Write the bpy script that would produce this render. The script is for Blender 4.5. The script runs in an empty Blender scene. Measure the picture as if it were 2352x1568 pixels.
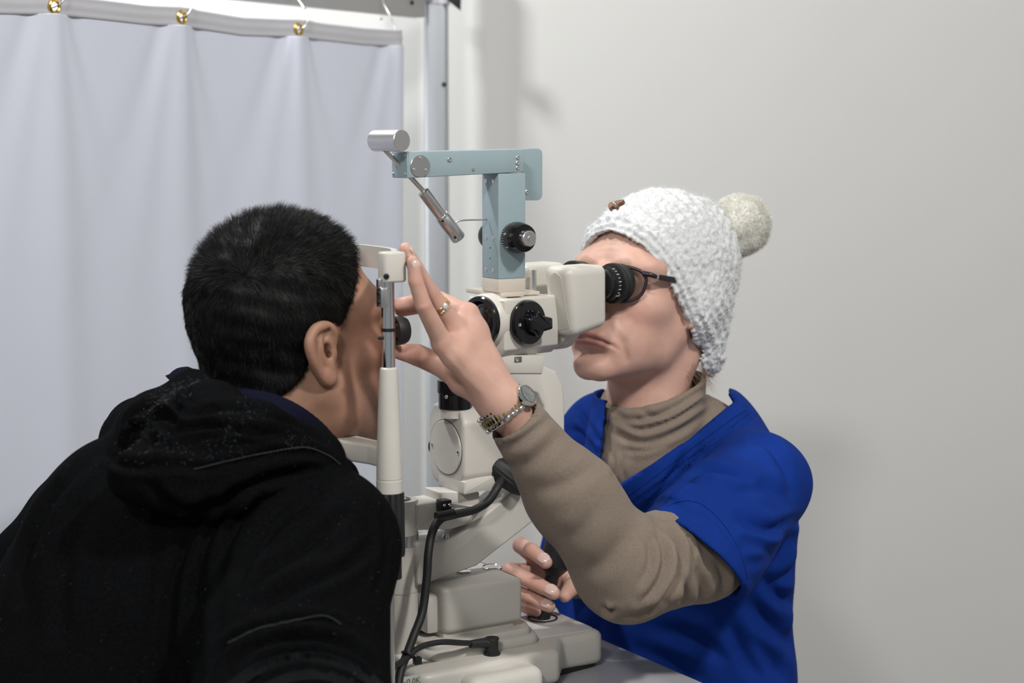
import bpy, bmesh, math, random
import numpy as np
from mathutils import Vector, Matrix

# ------------------------------------------------------------------ camera, world, lights, exposure
SC = bpy.context.scene
COL = SC.collection
FPX, HOR = 3800.0, 350.0                      # focal length in pixels of the 2352 frame, horizon row
PITCH = math.atan((784 - HOR) / FPX)
CAM = np.array([0.0, -1.9, 1.36])
cd = bpy.data.cameras.new('camera')
cam = bpy.data.objects.new('camera', cd)
COL.objects.link(cam)
cd.sensor_width = 36
cd.lens = 36 * FPX / 2352
cam.location = CAM
cam.rotation_euler = (math.pi / 2 - PITCH, 0, 0)
cd.clip_start = 0.05
cd.dof.use_dof = True
cd.dof.focus_distance = 1.86
cd.dof.aperture_fstop = 4.8
SC.camera = cam

W = bpy.data.worlds.new('world')
SC.world = W
W.use_nodes = True
W.node_tree.nodes['Background'].inputs[0].default_value = (0.90, 0.95, 1.0, 1)
W.node_tree.nodes['Background'].inputs[1].default_value = 0.30


def area(name, loc, target, sx, sy, power, col):
    l = bpy.data.lights.new(name, 'AREA')
    l.shape = 'RECTANGLE'
    l.size, l.size_y, l.energy, l.color = sx, sy, power, col
    o = bpy.data.objects.new(name, l)
    COL.objects.link(o)
    o.location = loc
    o.rotation_euler = (Vector(target) - Vector(loc)).to_track_quat('-Z', 'Y').to_euler()
    return o


area('ceiling_lamp_right', (1.20, -1.62, 3.10), (0.1, 0, 1.1), 0.20, 0.20, 47, (1.0, 0.97, 0.935))
area('ceiling_lamp_left', (-0.85, -3.1, 3.20), (0.2, 0.4, 1.0), 0.45, 0.45, 72, (1.0, 0.985, 0.96))
area('ceiling_lamp_behind_curtain', (-0.78, 0.22, 2.42), (0.15, 1.1, 1.25), 0.14, 0.14, 20, (0.98, 1.0, 0.985))
area('wall_fill_left', (-1.05, 0.50, 1.25), (0.3, 1.08, 1.25), 0.45, 0.6, 4, (0.97, 1.0, 0.985))  # added fill brightening the wall strip beside the post, not a real fixture
SC.view_settings.view_transform = 'Standard'
SC.view_settings.look = 'None'
SC.view_settings.gamma = 1
SC.view_settings.use_curve_mapping = False
SC.view_settings.exposure = 0.0

# ------------------------------------------------------------------ frames and measuring
CP, SP = math.cos(PITCH), math.sin(PITCH)


def ray(px, py):
    u, v = (px - 1176) / FPX, (784 - py) / FPX
    return np.array([u, CP + v * SP, v * CP - SP])


def project(p):
    q = np.asarray(p, dtype=float) - CAM
    d = q[..., 1] * CP - q[..., 2] * SP
    up = q[..., 1] * SP + q[..., 2] * CP
    return np.stack([1176 + FPX * q[..., 0] / d, 784 - FPX * up / d], -1)


def at(px, py, Y):
    """world point seen at a pixel, at world depth Y"""
    r = ray(px, py)
    return CAM + r * ((Y - CAM[1]) / r[1])


def frame(loc, R):
    M = np.eye(4)
    M[:3, :3] = R
    M[:3, 3] = loc
    return M


def rotz(a):
    c, s = math.cos(a), math.sin(a)
    return np.array([[c, -s, 0], [s, c, 0], [0, 0, 1]])


def rotx(a):
    c, s = math.cos(a), math.sin(a)
    return np.array([[1, 0, 0], [0, c, -s], [0, s, c]])


def roty(a):
    c, s = math.cos(a), math.sin(a)
    return np.array([[c, 0, s], [0, 1, 0], [-s, 0, c]])


def hit(px, py, M, axis, c):
    """point (in frame M) where the sight line meets the plane local[axis] = c"""
    R, t = M[:3, :3], M[:3, 3]
    o = R.T @ (CAM - t)
    d = R.T @ ray(px, py)
    k = (c - o[axis]) / d[axis]
    return o + d * k


def to_world(M, v):
    return np.asarray(v) @ M[:3, :3].T + M[:3, 3]


def to_local(M, v):
    return (np.asarray(v) - M[:3, 3]) @ M[:3, :3]


EYE4 = np.eye(4)

# ------------------------------------------------------------------ materials
MATS = {}


def mat(name, col, rough=0.5, metal=0.0, bump=0.0, bscale=300.0, var=0.0, vscale=40.0, spec=0.5,
        sss=0.0, sheen=0.0, coat=0.0, stretch=None, trans=0.0, bdist=0.001, attr=None, ior=1.45, detail=4.0):
    m = bpy.data.materials.new(name)
    m.use_nodes = True
    nt = m.node_tree
    b = nt.nodes['Principled BSDF']
    c4 = (*col, 1)
    b.inputs['Base Color'].default_value = c4
    b.inputs['Roughness'].default_value = rough
    b.inputs['Metallic'].default_value = metal
    b.inputs['Specular IOR Level'].default_value = spec
    b.inputs['IOR'].default_value = ior
    if sss:
        b.inputs['Subsurface Weight'].default_value = sss
        b.inputs['Subsurface Radius'].default_value = (1.0, 0.35, 0.2)
        b.inputs['Subsurface Scale'].default_value = 0.006
    if sheen:
        b.inputs['Sheen Weight'].default_value = sheen
        b.inputs['Sheen Roughness'].default_value = 0.5
    if coat:
        b.inputs['Coat Weight'].default_value = coat
        b.inputs['Coat Roughness'].default_value = 0.1
    if trans:
        b.inputs['Transmission Weight'].default_value = trans
    tc = nt.nodes.new('ShaderNodeTexCoord')
    mp = nt.nodes.new('ShaderNodeMapping')
    nt.links.new(tc.outputs['Object'], mp.inputs['Vector'])
    if stretch:
        mp.inputs['Scale'].default_value = stretch
    src = None
    if attr:
        a = nt.nodes.new('ShaderNodeAttribute')
        a.attribute_name = attr
        src = a.outputs['Color']
    if var:
        n = nt.nodes.new('ShaderNodeTexNoise')
        n.inputs['Scale'].default_value = vscale
        n.inputs['Detail'].default_value = detail
        nt.links.new(mp.outputs[0], n.inputs['Vector'])
        r = nt.nodes.new('ShaderNodeMapRange')
        r.inputs['From Min'].default_value = 0.3
        r.inputs['From Max'].default_value = 0.7
        r.inputs['To Min'].default_value = 1 - var
        r.inputs['To Max'].default_value = 1 + var
        nt.links.new(n.outputs['Fac'], r.inputs['Value'])
        vm = nt.nodes.new('ShaderNodeVectorMath')
        vm.operation = 'SCALE'
        if src:
            nt.links.new(src, vm.inputs[0])
        else:
            vm.inputs[0].default_value = col
        nt.links.new(r.outputs['Result'], vm.inputs['Scale'])
        src = vm.outputs['Vector']
    if src:
        nt.links.new(src, b.inputs['Base Color'])
    if bump:
        n = nt.nodes.new('ShaderNodeTexNoise')
        n.inputs['Scale'].default_value = bscale
        n.inputs['Detail'].default_value = 3
        nt.links.new(mp.outputs[0], n.inputs['Vector'])
        bp = nt.nodes.new('ShaderNodeBump')
        bp.inputs['Strength'].default_value = bump
        bp.inputs['Distance'].default_value = bdist
        nt.links.new(n.outputs['Fac'], bp.inputs['Height'])
        nt.links.new(bp.outputs['Normal'], b.inputs['Normal'])
    MATS[name] = m
    return m


def emit(name, col, strength):
    m = bpy.data.materials.new(name)
    m.use_nodes = True
    b = m.node_tree.nodes['Principled BSDF']
    b.inputs['Base Color'].default_value = (*col, 1)
    b.inputs['Emission Color'].default_value = (*col, 1)
    b.inputs['Emission Strength'].default_value = strength
    MATS[name] = m
    return m


M_WALL = mat('wall_paint', (0.53, 0.527, 0.516), 0.75, bump=0.06, bscale=220, var=0.012, vscale=3)
M_FLOOR = mat('floor_vinyl', (0.30, 0.29, 0.28), 0.5, var=0.1, vscale=12)
M_CEIL = mat('ceiling_paint', (0.8, 0.8, 0.79), 0.9, bump=0.05)
M_CREAM = mat('cream_enamel', (0.60, 0.575, 0.525), 0.38, bump=0.03, bscale=900, bdist=0.0003, var=0.02, vscale=25)
M_CREAM_W = mat('warm_cream_enamel', (0.60, 0.535, 0.465), 0.42, bump=0.03, bscale=900, bdist=0.0003)
M_BLUE = mat('blue_grey_enamel', (0.295, 0.385, 0.415), 0.40, bump=0.08, bscale=1200, bdist=0.0003, var=0.03, vscale=30)
M_CHROME = mat('chrome', (0.72, 0.72, 0.73), 0.10, 1.0)
M_STEEL = mat('brushed_steel', (0.70, 0.70, 0.71), 0.30, 1.0, bump=0.05, bscale=600, bdist=0.0002)
M_ALU = mat('anodised_aluminium', (0.50, 0.52, 0.55), 0.42, 0.75, var=0.04, vscale=20, stretch=(1, 1, 0.1))
M_BLACK = mat('black_plastic', (0.012, 0.012, 0.013), 0.35, bump=0.03, bscale=800, bdist=0.0003)
M_RUBBER = mat('black_rubber', (0.014, 0.015, 0.016), 0.55, bump=0.05, bscale=800, bdist=0.0003)
M_GLOSSB = mat('glossy_black', (0.008, 0.008, 0.009), 0.12)
M_WHITEMARK = mat('white_print', (0.75, 0.75, 0.72), 0.6)
M_CURTAIN = mat('curtain_cloth', (0.62, 0.65, 0.745), 0.85, bump=0.12, bscale=500, bdist=0.0006, sheen=0.1)
M_BRASS = mat('brass', (0.62, 0.40, 0.10), 0.25, 1.0)
M_GOLD = mat('gold', (0.80, 0.58, 0.25), 0.18, 1.0)
M_WIRE = mat('nickel_wire', (0.55, 0.52, 0.48), 0.25, 1.0)
M_TABLE = mat('table_laminate', (0.36, 0.365, 0.385), 0.35, var=0.03, vscale=15)
M_GLASS = mat('lens_glass', (0.9, 0.95, 0.95), 0.03, trans=1.0)
M_SPECLENS = mat('spectacle_lens', (0.96, 0.98, 0.98), 0.02, trans=1.0, ior=1.06)
M_DGLASS = mat('coated_objective_glass', (0.01, 0.01, 0.012), 0.05, coat=1.0)

# ------------------------------------------------------------------ scene objects


class Thing:
    def __init__(self, name, label, cat, M=EYE4, base=(0, 0, 0), group=None, kind=None):
        self.M = M
        self.base = np.array(base, dtype=float)
        o = bpy.data.objects.new(name, None)
        o.empty_display_size = 0.05
        COL.objects.link(o)
        o.matrix_world = Matrix((M @ frame(self.base, np.eye(3))).tolist())
        if label:
            o['label'] = label
        if cat:
            o['category'] = cat
        if group:
            o['group'] = group
        if kind:
            o['kind'] = kind
        self.o = o


def new_mesh(name, verts, faces, smooth=35):
    me = bpy.data.meshes.new(name)
    verts = np.asarray(verts, dtype=np.float64)
    if isinstance(faces, np.ndarray):
        n, k = faces.shape
        me.vertices.add(len(verts))
        me.vertices.foreach_set('co', verts.ravel())
        me.loops.add(n * k)
        me.loops.foreach_set('vertex_index', faces.ravel().astype(np.int32))
        me.polygons.add(n)
        me.polygons.foreach_set('loop_start', np.arange(0, n * k, k, dtype=np.int32))
        me.polygons.foreach_set('loop_total', np.full(n, k, dtype=np.int32))
        me.update(calc_edges=True)
    else:
        me.from_pydata([tuple(v) for v in verts], [], [tuple(int(i) for i in f) for f in faces])
        me.update()
    if smooth:
        me.polygons.foreach_set('use_smooth', np.ones(len(me.polygons), dtype=bool))
        if smooth < 180:
            me.set_sharp_from_angle(angle=math.radians(smooth))
    return me


def part(name, geo, m, parent, label=None, smooth=35, kind=None):
    """one mesh object under a Thing (geometry in the Thing's frame) or under another part"""
    v, f = geo
    v = np.asarray(v, dtype=float)
    if isinstance(parent, Thing):
        base, po = parent.base, parent.o
    else:
        base, po = np.array(parent.get('_b', (0, 0, 0))), parent
    org = (v.min(0) + v.max(0)) / 2
    me = new_mesh(name, v - org, f, smooth)
    if m:
        me.materials.append(m)
    o = bpy.data.objects.new(name, me)
    COL.objects.link(o)
    o.parent = po
    o.location = org - base
    o['_b'] = [float(x) for x in org]
    if label:
        o['label'] = label
    if kind:
        o['kind'] = kind
    return o


def solo(name, geo, m, label=None, cat=None, M=EYE4, kind=None, group=None, smooth=35):
    """a thing that is one mesh"""
    v, f = geo
    v = np.asarray(v, dtype=float)
    org = np.array([(v[:, 0].min() + v[:, 0].max()) / 2, (v[:, 1].min() + v[:, 1].max()) / 2, v[:, 2].min()])
    me = new_mesh(name, v - org, f, smooth)
    me.materials.append(m)
    o = bpy.data.objects.new(name, me)
    COL.objects.link(o)
    o.matrix_world = Matrix((M @ frame(org, np.eye(3))).tolist())
    o['_b'] = [float(x) for x in org]
    for k, x in (('label', label), ('category', cat), ('kind', kind), ('group', group)):
        if x:
            o[k] = x
    return o


def again(o, delta):
    """another of a part already made (shared mesh), moved by delta in its parent's frame"""
    c = o.copy()
    COL.objects.link(c)
    c.location = Vector(o.location) + Vector(delta)
    return c


def join(*geos):
    vs, fs, n = [], [], 0
    for v, f in geos:
        v = np.asarray(v, dtype=float)
        vs.append(v)
        fs += [tuple(int(i) + n for i in q) for q in f]
        n += len(v)
    return np.concatenate(vs), fs


def bm_geo(bm):
    bm.verts.index_update()
    v = np.array([w.co[:] for w in bm.verts])
    f = [tuple(w.index for w in q.verts) for q in bm.faces]
    bm.free()
    return v, f


def xf(geo, R=None, t=(0, 0, 0)):
    v = np.asarray(geo[0], dtype=float)
    if R is not None:
        v = v @ np.asarray(R).T
    return v + np.asarray(t), geo[1]


def box(lo, hi, bev=0.0, seg=2):
    lo, hi = np.minimum(lo, hi), np.maximum(lo, hi)
    bm = bmesh.new()
    bmesh.ops.create_cube(bm, size=1)
    for w in bm.verts:
        w.co = Vector([(lo[i] + hi[i]) / 2 + w.co[i] * (hi[i] - lo[i]) for i in range(3)])
    if bev:
        bmesh.ops.bevel(bm, geom=bm.edges[:], offset=min(bev, 0.49 * float((hi - lo).min())), segments=seg, profile=0.5, affect='EDGES')
    return bm_geo(bm)


def round_poly(pts, rad, seg=4):
    """2-D polygon with each corner rounded by rad (a number or one per corner)"""
    pts = [np.array(p[:2], dtype=float) for p in pts]
    n = len(pts)
    out = []
    for i in range(n):
        r = rad[i] if hasattr(rad, '__len__') else rad
        a, b, c = pts[i - 1], pts[i], pts[(i + 1) % n]
        u, w = (a - b), (c - b)
        lu, lw = np.linalg.norm(u), np.linalg.norm(w)
        u, w = u / lu, w / lw
        half = math.acos(max(-1, min(1, float(u @ w)))) / 2
        if r <= 0 or half > 1.55:
            out.append(b)
            continue
        d = min(r / math.tan(half), 0.45 * lu, 0.45 * lw)
        p0, p1 = b + u * d, b + w * d
        for k in range(seg + 1):
            t = k / seg
            out.append((1 - t) ** 2 * p0 + 2 * t * (1 - t) * b + t * t * p1)
    return out


def prism(poly, axis, d0, d1, bev=0.0, seg=2):
    """extrude a 2-D outline along an axis; poly is in the two other axes (in x,y,z order)"""
    oth = [i for i in range(3) if i != axis]
    bm = bmesh.new()
    vs = []
    for p in poly:
        c = [0, 0, 0]
        c[oth[0]], c[oth[1]], c[axis] = p[0], p[1], d0
        vs.append(bm.verts.new(c))
    f = bm.faces.new(vs)
    r = bmesh.ops.extrude_face_region(bm, geom=[f])
    mv = Vector((0, 0, 0))
    mv[axis] = d1 - d0
    top = [g for g in r['geom'] if isinstance(g, bmesh.types.BMVert)]
    bmesh.ops.translate(bm, verts=top, vec=mv)
    bmesh.ops.recalc_face_normals(bm, faces=bm.faces[:])
    if bev:
        es = [e for e in bm.edges if len(e.link_faces) == 2 and any(len(q.verts) > 4 or len(poly) == 4 for q in e.link_faces)
              and abs(e.verts[0].co[axis] - e.verts[1].co[axis]) < 1e-9]
        bmesh.ops.bevel(bm, geom=es, offset=bev, segments=seg, profile=0.5, affect='EDGES')
    return bm_geo(bm)


def basis(d):
    d = np.asarray(d, dtype=float)
    d = d / np.linalg.norm(d)
    a = np.array([0, 0, 1.0]) if abs(d[2]) < 0.9 else np.array([1.0, 0, 0])
    u = np.cross(a, d)
    u /= np.linalg.norm(u)
    return u, np.cross(d, u), d


def lathe(prof, o, d, seg=40, caps=True, flute=None):
    """turn (radius, height) pairs about the axis d through o; flute = (count, depth)"""
    u, w, d = basis(d)
    o = np.asarray(o, dtype=float)
    vs, fs = [], []
    for r, h in prof:
        for k in range(seg):
            a = 2 * math.pi * k / seg
            rr = r
            if flute and r > flute[2]:
                rr = r - flute[1] * (0.5 + 0.5 * math.cos(a * flute[0])) ** 2
            vs.append(o + d * h + (u * math.cos(a) + w * math.sin(a)) * rr)
    n = len(prof)
    for i in range(n - 1):
        for k in range(seg):
            a, b = i * seg + k, i * seg + (k + 1) % seg
            fs.append((a, b, b + seg, a + seg))
    if caps:
        fs.append(tuple(range(seg))[::-1])
        fs.append(tuple((n - 1) * seg + k for k in range(seg)))
    return np.array(vs), fs


def smooth_path(pts, n=8):
    P = [np.asarray(p, dtype=float) for p in pts]
    P = [2 * P[0] - P[1]] + P + [2 * P[-1] - P[-2]]
    out = []
    for i in range(1, len(P) - 2):
        for k in range(n):
            t = k / n
            a, b, c, d = P[i - 1], P[i], P[i + 1], P[i + 2]
            out.append(0.5 * (2 * b + (c - a) * t + (2 * a - 5 * b + 4 * c - d) * t * t + (3 * b - a - 3 * c + d) * t ** 3))
    out.append(P[-2])
    return out


def tube(pts, r, seg=10, n=8, closed=False):
    path = smooth_path(pts, n) if n > 1 else [np.asarray(p, dtype=float) for p in pts]
    vs, fs = [], []
    prev = None
    m = len(path)
    for i, p in enumerate(path):
        t = path[min(i + 1, m - 1)] - path[max(i - 1, 0)]
        t = t / (np.linalg.norm(t) + 1e-12)
        if prev is None:
            u, w, _ = basis(t)
        else:
            u = prev - t * (prev @ t)
            u /= np.linalg.norm(u)
            w = np.cross(t, u)
        prev = u
        rr = r(i / (m - 1)) if callable(r) else r
        for k in range(seg):
            a = 2 * math.pi * k / seg
            vs.append(p + (u * math.cos(a) + w * math.sin(a)) * rr)
    for i in range(m - 1):
        for k in range(seg):
            a, b = i * seg + k, i * seg + (k + 1) % seg
            fs.append((a, b, b + seg, a + seg))
    fs.append(tuple(range(seg))[::-1])
    fs.append(tuple((m - 1) * seg + k for k in range(seg)))
    return np.array(vs), fs


def ring(c, d, R, r, seg=32, sub=8):
    u, w, d = basis(d)
    c = np.asarray(c, dtype=float)
    vs, fs = [], []
    for i in range(seg):
        a = 2 * math.pi * i / seg
        e = u * math.cos(a) + w * math.sin(a)
        for k in range(sub):
            b = 2 * math.pi * k / sub
            vs.append(c + e * (R + r * math.cos(b)) + d * (r * math.sin(b)))
    for i in range(seg):
        for k in range(sub):
            fs.append((i * sub + k, ((i + 1) % seg) * sub + k, ((i + 1) % seg) * sub + (k + 1) % sub, i * sub + (k + 1) % sub))
    return np.array(vs), fs


def screw(c, d, r=0.0025, h=0.0012):
    """pan-head screw with a cross recess"""
    u, w, d = basis(d)
    g = lathe([(r, 0), (r, h * 0.6), (r * 0.75, h), (r * 0.45, h * 1.02), (r * 0.40, h * 0.35), (0.0002, h * 0.3)], c, d, 14)
    return g


def text_geo(s, size, o, ux, uz, depth=0.0002):
    """lettering as a thin mesh, reading along ux with up uz"""
    cu = bpy.data.curves.new('lettering', 'FONT')
    cu.body = s
    cu.size = size
    cu.align_x = 'CENTER'
    cu.align_y = 'CENTER'
    cu.extrude = depth / 2
    cu.resolution_u = 3
    to = bpy.data.objects.new('lettering', cu)
    COL.objects.link(to)
    dg = bpy.context.evaluated_depsgraph_get()
    me = bpy.data.meshes.new_from_object(to.evaluated_get(dg))
    v = np.array([x.co[:] for x in me.vertices])
    f = [tuple(p.vertices) for p in me.polygons]
    bpy.data.objects.remove(to)
    bpy.data.curves.remove(cu)
    bpy.data.meshes.remove(me)
    ux, uz = np.asarray(ux, float), np.asarray(uz, float)
    un = np.cross(ux, uz)
    return np.asarray(o) + v[:, :1] * ux + v[:, 1:2] * uz + v[:, 2:] * un, f

# ------------------------------------------------------------------ the room
WALL_Y = 1.08
solo('floor', box((-3.2, -4.5, -0.05), (3.2, WALL_Y + 0.1, 0.0)), M_FLOOR, kind='structure', smooth=0)
solo('ceiling', box((-3.2, -4.5, 3.25), (3.2, WALL_Y + 0.1, 3.3)), M_CEIL, kind='structure', smooth=0)
# back wall with an opening for a high window on the left
wx0, wx1, wz0, wz1 = -0.93, -0.62, 1.56, 2.0
solo('wall_back', join(box((-3.2, WALL_Y, 0), (wx0, WALL_Y + 0.1, 3.25)), box((wx1, WALL_Y, 0), (3.2, WALL_Y + 0.1, 3.25)),
                       box((wx0, WALL_Y, 0), (wx1, WALL_Y + 0.1, wz0)), box((wx0, WALL_Y, wz1), (wx1, WALL_Y + 0.1, 3.25))), M_WALL, kind='structure', smooth=0)
solo('wall_left', box((-3.3, -4.5, 0), (-3.2, WALL_Y + 0.1, 3.25)), M_WALL, kind='structure', smooth=0)
solo('wall_right', box((3.2, -4.5, 0), (3.3, WALL_Y + 0.1, 3.25)), M_WALL, kind='structure', smooth=0)
M_PANE = emit('daylight_pane', (0.93, 0.98, 1.0), 2.2)
M_FRAME = mat('window_frame_paint', (0.50, 0.54, 0.60), 0.5)
win = Thing('window_1', None, None, base=((wx0 + wx1) / 2, WALL_Y + 0.05, wz0), kind='structure')
part('pane', box((wx0, WALL_Y + 0.05, wz0), (wx1, WALL_Y + 0.058, wz1)), M_PANE, win, smooth=0)
fw = 0.022
part('frame', join(box((wx0, WALL_Y + 0.02, wz0), (wx0 + fw, WALL_Y + 0.07, wz1)), box((wx1 - fw, WALL_Y + 0.02, wz0), (wx1, WALL_Y + 0.07, wz1)),
                   box((wx0, WALL_Y + 0.02, wz1 - fw), (wx1, WALL_Y + 0.07, wz1))), M_FRAME, win, smooth=0)
part('mullion', prism([(-0.735, wz0), (-0.708, wz0), (-0.56, wz1), (-0.60, wz1)][::-1], 1, WALL_Y + 0.03, WALL_Y + 0.07), M_FRAME, win, smooth=0)

# ------------------------------------------------------------------ privacy screen: post, rail, curtain, hooks
cR = np.array([-0.182, 0.80])          # right end of the curtain line (x, y)
cL = np.array([-0.66, 0.17])           # where it leaves the picture on the left
cdir = (cR - cL) / np.linalg.norm(cR - cL)
cnrm = np.array([cdir[1], -cdir[0]])   # towards the camera side
MC = frame((cR[0], cR[1], 0), np.array([[cdir[0], -cnrm[0], 0], [cdir[1], -cnrm[1], 0], [0, 0, 1]]))
# frame MC: x along the curtain (0 at its right end, negative to the left), y away from the camera, z up


def C2(px, py, y=0.0):
    return hit(px, py, MC, 1, y)


scr = Thing('screen_frame', 'aluminium post and rail frame that the pale curtain hangs from', 'frame', base=(-0.13, 0.955, 0))
pc = at(1004, 500, 0.955)
px_, pr = pc[0], 0.0205
outl = round_poly([(px_ - pr, 0.955 - pr), (px_ + pr, 0.955 - pr), (px_ + pr, 0.955 + pr), (px_ - pr, 0.955 + pr)], 0.009, 4)
post = part('post', prism(outl, 2, 0.0, 1.62), M_ALU, scr)
zt_ = at(1004, 10, 0.935)[2]
o2 = round_poly([(px_ - 0.023, 0.932), (px_ + 0.023, 0.932), (px_ + 0.023, 0.978), (px_ - 0.023, 0.978)], 0.009, 4)
part('post_sleeve', prism(o2, 2, zt_ + 0.001, 1.75), mat('white_plastic', (0.62, 0.62, 0.66), 0.4), scr, label='white plastic sleeve at the top of the post')
hp = at(1020, 194, 0.934)
part('peg_hole', lathe([(0.004, 0), (0.004, 0.002), (0.0025, 0.0021)], (hp[0], 0.9348, hp[2]), (0, -1, 0), 16), M_BLACK, scr)
k0, k1, k2, k3 = at(1016, -30, 0.925), at(1060, -30, 0.925), at(1058, 25, 0.925), at(1030, 2, 0.925)
part('clamp_lever', prism([(q[0], q[2]) for q in (k0, k1, k2, k3)], 1, 0.918, 0.931, 0.001), M_BLACK, scr, label='black plastic clamp lever')
r0, r1 = C2(962, 42, 0.05), C2(600, 0, 0.05)
rail_z = C2(962, 41, 0.05)[2]
rl = Thing('curtain_rail', 'grey aluminium rail above the curtain, ending just left of the post', 'rail', MC, base=(-0.5, 0.05, rail_z))
part('bar', box((-1.35, 0.035, rail_z), (r0[0], 0.062, rail_z + 0.075), 0.002), mat('grey_rail_metal', (0.42, 0.415, 0.41), 0.5, 0.4), rl)
q = C2(947, 6, 0.034)
part('rivet', screw((q[0], 0.035, q[2]), (0, -1, 0), 0.004, 0.002), M_BLACK, rl)
part('end_bracket', box((r0[0] - 0.004, 0.04, rail_z + 0.028), (r0[0] + 0.035, 0.058, rail_z + 0.07), 0.002), M_ALU, rl)

# curtain: header line traced as heights along its length
hdr_px = [(-620, 12), (-60, 28), (0, 30), (110, 32), (230, 44), (330, 55), (408, 58), (480, 68), (560, 80), (677, 84), (740, 92), (830, 102), (921, 106)]
hx = np.array([C2(*p)[0] for p in hdr_px])
hz = np.array([C2(*p)[2] for p in hdr_px])
gro_px = [(113, 16), (409, 40), (677, 68), (905, 66)]
gro = [C2(*p) for p in gro_px]
gx = np.array([g[0] for g in gro])
HB = 0.026                                     # height of the header band
nx, nz = 320, 150
xs = np.linspace(hx[0], 0.0, nx)
topz = np.interp(xs, hx, hz)
zb = 0.25


def fold(x, d):
    """sideways swing of the cloth at x, d below the header"""
    s = 0.0 * x
    for i, g in enumerate(gx):
        # pleat below each grommet fanning out and fading downwards
        w = 0.012 + 0.10 * d
        s = s - 0.0075 * np.exp(-((x - g) / w) ** 2) * np.exp(-d / 0.55)
        w2 = 0.03 + 0.16 * d
        for sg in (-1, 1):
            s = s - 0.0036 * np.exp(-((x - g - sg * (0.018 + 0.22 * d)) / (0.010 + 0.05 * d)) ** 2) * np.exp(-d / 0.32)
            s = s + 0.0030 * np.exp(-((x - g - sg * (0.03 + 0.42 * d)) / (0.014 + 0.06 * d)) ** 2) * np.exp(-d / 0.25)
    s = s + 0.0035 * np.sin(x * 13 + 1.0 + 0.8 * d) * np.minimum(1, d / 0.3)
    s = s + 0.0010 * np.sin(x * 31 + 2.4 - 1.2 * d) * np.minimum(1, d / 0.2)
    return s


def hdr_y(x):
    s = 0 * x
    for g in gx:
        s = s - 0.006 * np.exp(-((x - g) / 0.03) ** 2)
    return s + 0.004 * np.sin(x * 13)


V = np.zeros((nx, nz, 3))
for j in range(nz):
    t = j / (nz - 1)
    V[:, j, 0] = xs
    z = topz + (zb - topz) * t ** 1.4
    d = topz - z
    V[:, j, 1] = hdr_y(xs) + fold(xs, d)
    V[:, j, 2] = z


def grid_geo(V, thick):
    a, b = V.shape[:2]
    B = V.copy()
    B[:, :, 1] += thick
    v = np.concatenate([V.reshape(-1, 3), B.reshape(-1, 3)])
    i, j = np.meshgrid(np.arange(a - 1), np.arange(b - 1), indexing='ij')
    k = (i * b + j).ravel()
    f1 = np.stack([k, k + 1, k + b + 1, k + b], 1)
    n = a * b
    f2 = (f1 + n)[:, ::-1]
    fs = [f1, f2]
    for line, flip in ((np.arange(a) * b, 0), (np.arange(a) * b + b - 1, 1), (np.arange(b), 1), (np.arange(b) + (a - 1) * b, 0)):
        q = np.stack([line[:-1], line[1:], line[1:] + n, line[:-1] + n], 1)
        fs.append(q[:, ::-1] if flip else q)
    return v, np.concatenate(fs)


cur = Thing('curtain', 'pale grey cloth curtain with brass grommets hanging behind the man in black', 'curtain', MC, base=(-0.4, 0, zb))
part('cloth', grid_geo(V, 0.0012), M_CURTAIN, cur, smooth=180)
nh = 12
Hh = np.zeros((nx, nh, 3))
for j in range(nh):
    t = j / (nh - 1)
    Hh[:, j, 0] = xs
    Hh[:, j, 1] = hdr_y(xs) - 0.0018 + 0.0009 * (1 - math.cos(t * 2 * math.pi * 2)) * 0.5 - (0.0006 if 0 < j < nh - 1 else -0.0012)
    Hh[:, j, 2] = topz + HB * (1 - t) - 0.0015 * t
hbv, hbf = grid_geo(Hh, 0.004)
hbc = hbv[hbf].mean(1)
hole = np.zeros(len(hbf), bool)
for g in gro[:3]:
    hole |= (hbc[:, 0] - g[0]) ** 2 + (hbc[:, 2] - g[2]) ** 2 < 0.0072 ** 2
part('header_band', (hbv, hbf[~hole]), mat('header_webbing', (0.50, 0.50, 0.53), 0.85, bump=0.3, bscale=900, bdist=0.0005, stretch=(1, 1, 3)), cur, smooth=180)


def grommet(c):
    c = np.array([c[0], float(hdr_y(np.array([c[0]]))[0]) - 0.0025, c[2]])
    return c


g0 = None
for i, g in enumerate(gro[:3]):
    c = grommet(g)
    if g0 is None:
        g0 = part('grommet', lathe([(0.0052, 0.0004), (0.0056, 0.0016), (0.0072, 0.0024), (0.0092, 0.0012), (0.0098, -0.001), (0.0052, -0.001), (0.0052, 0.0004)], c, (0, -1, 0), 32, caps=False), M_BRASS, cur, label='brass grommet')
        c0 = c
    else:
        again(g0, c - c0)

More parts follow.
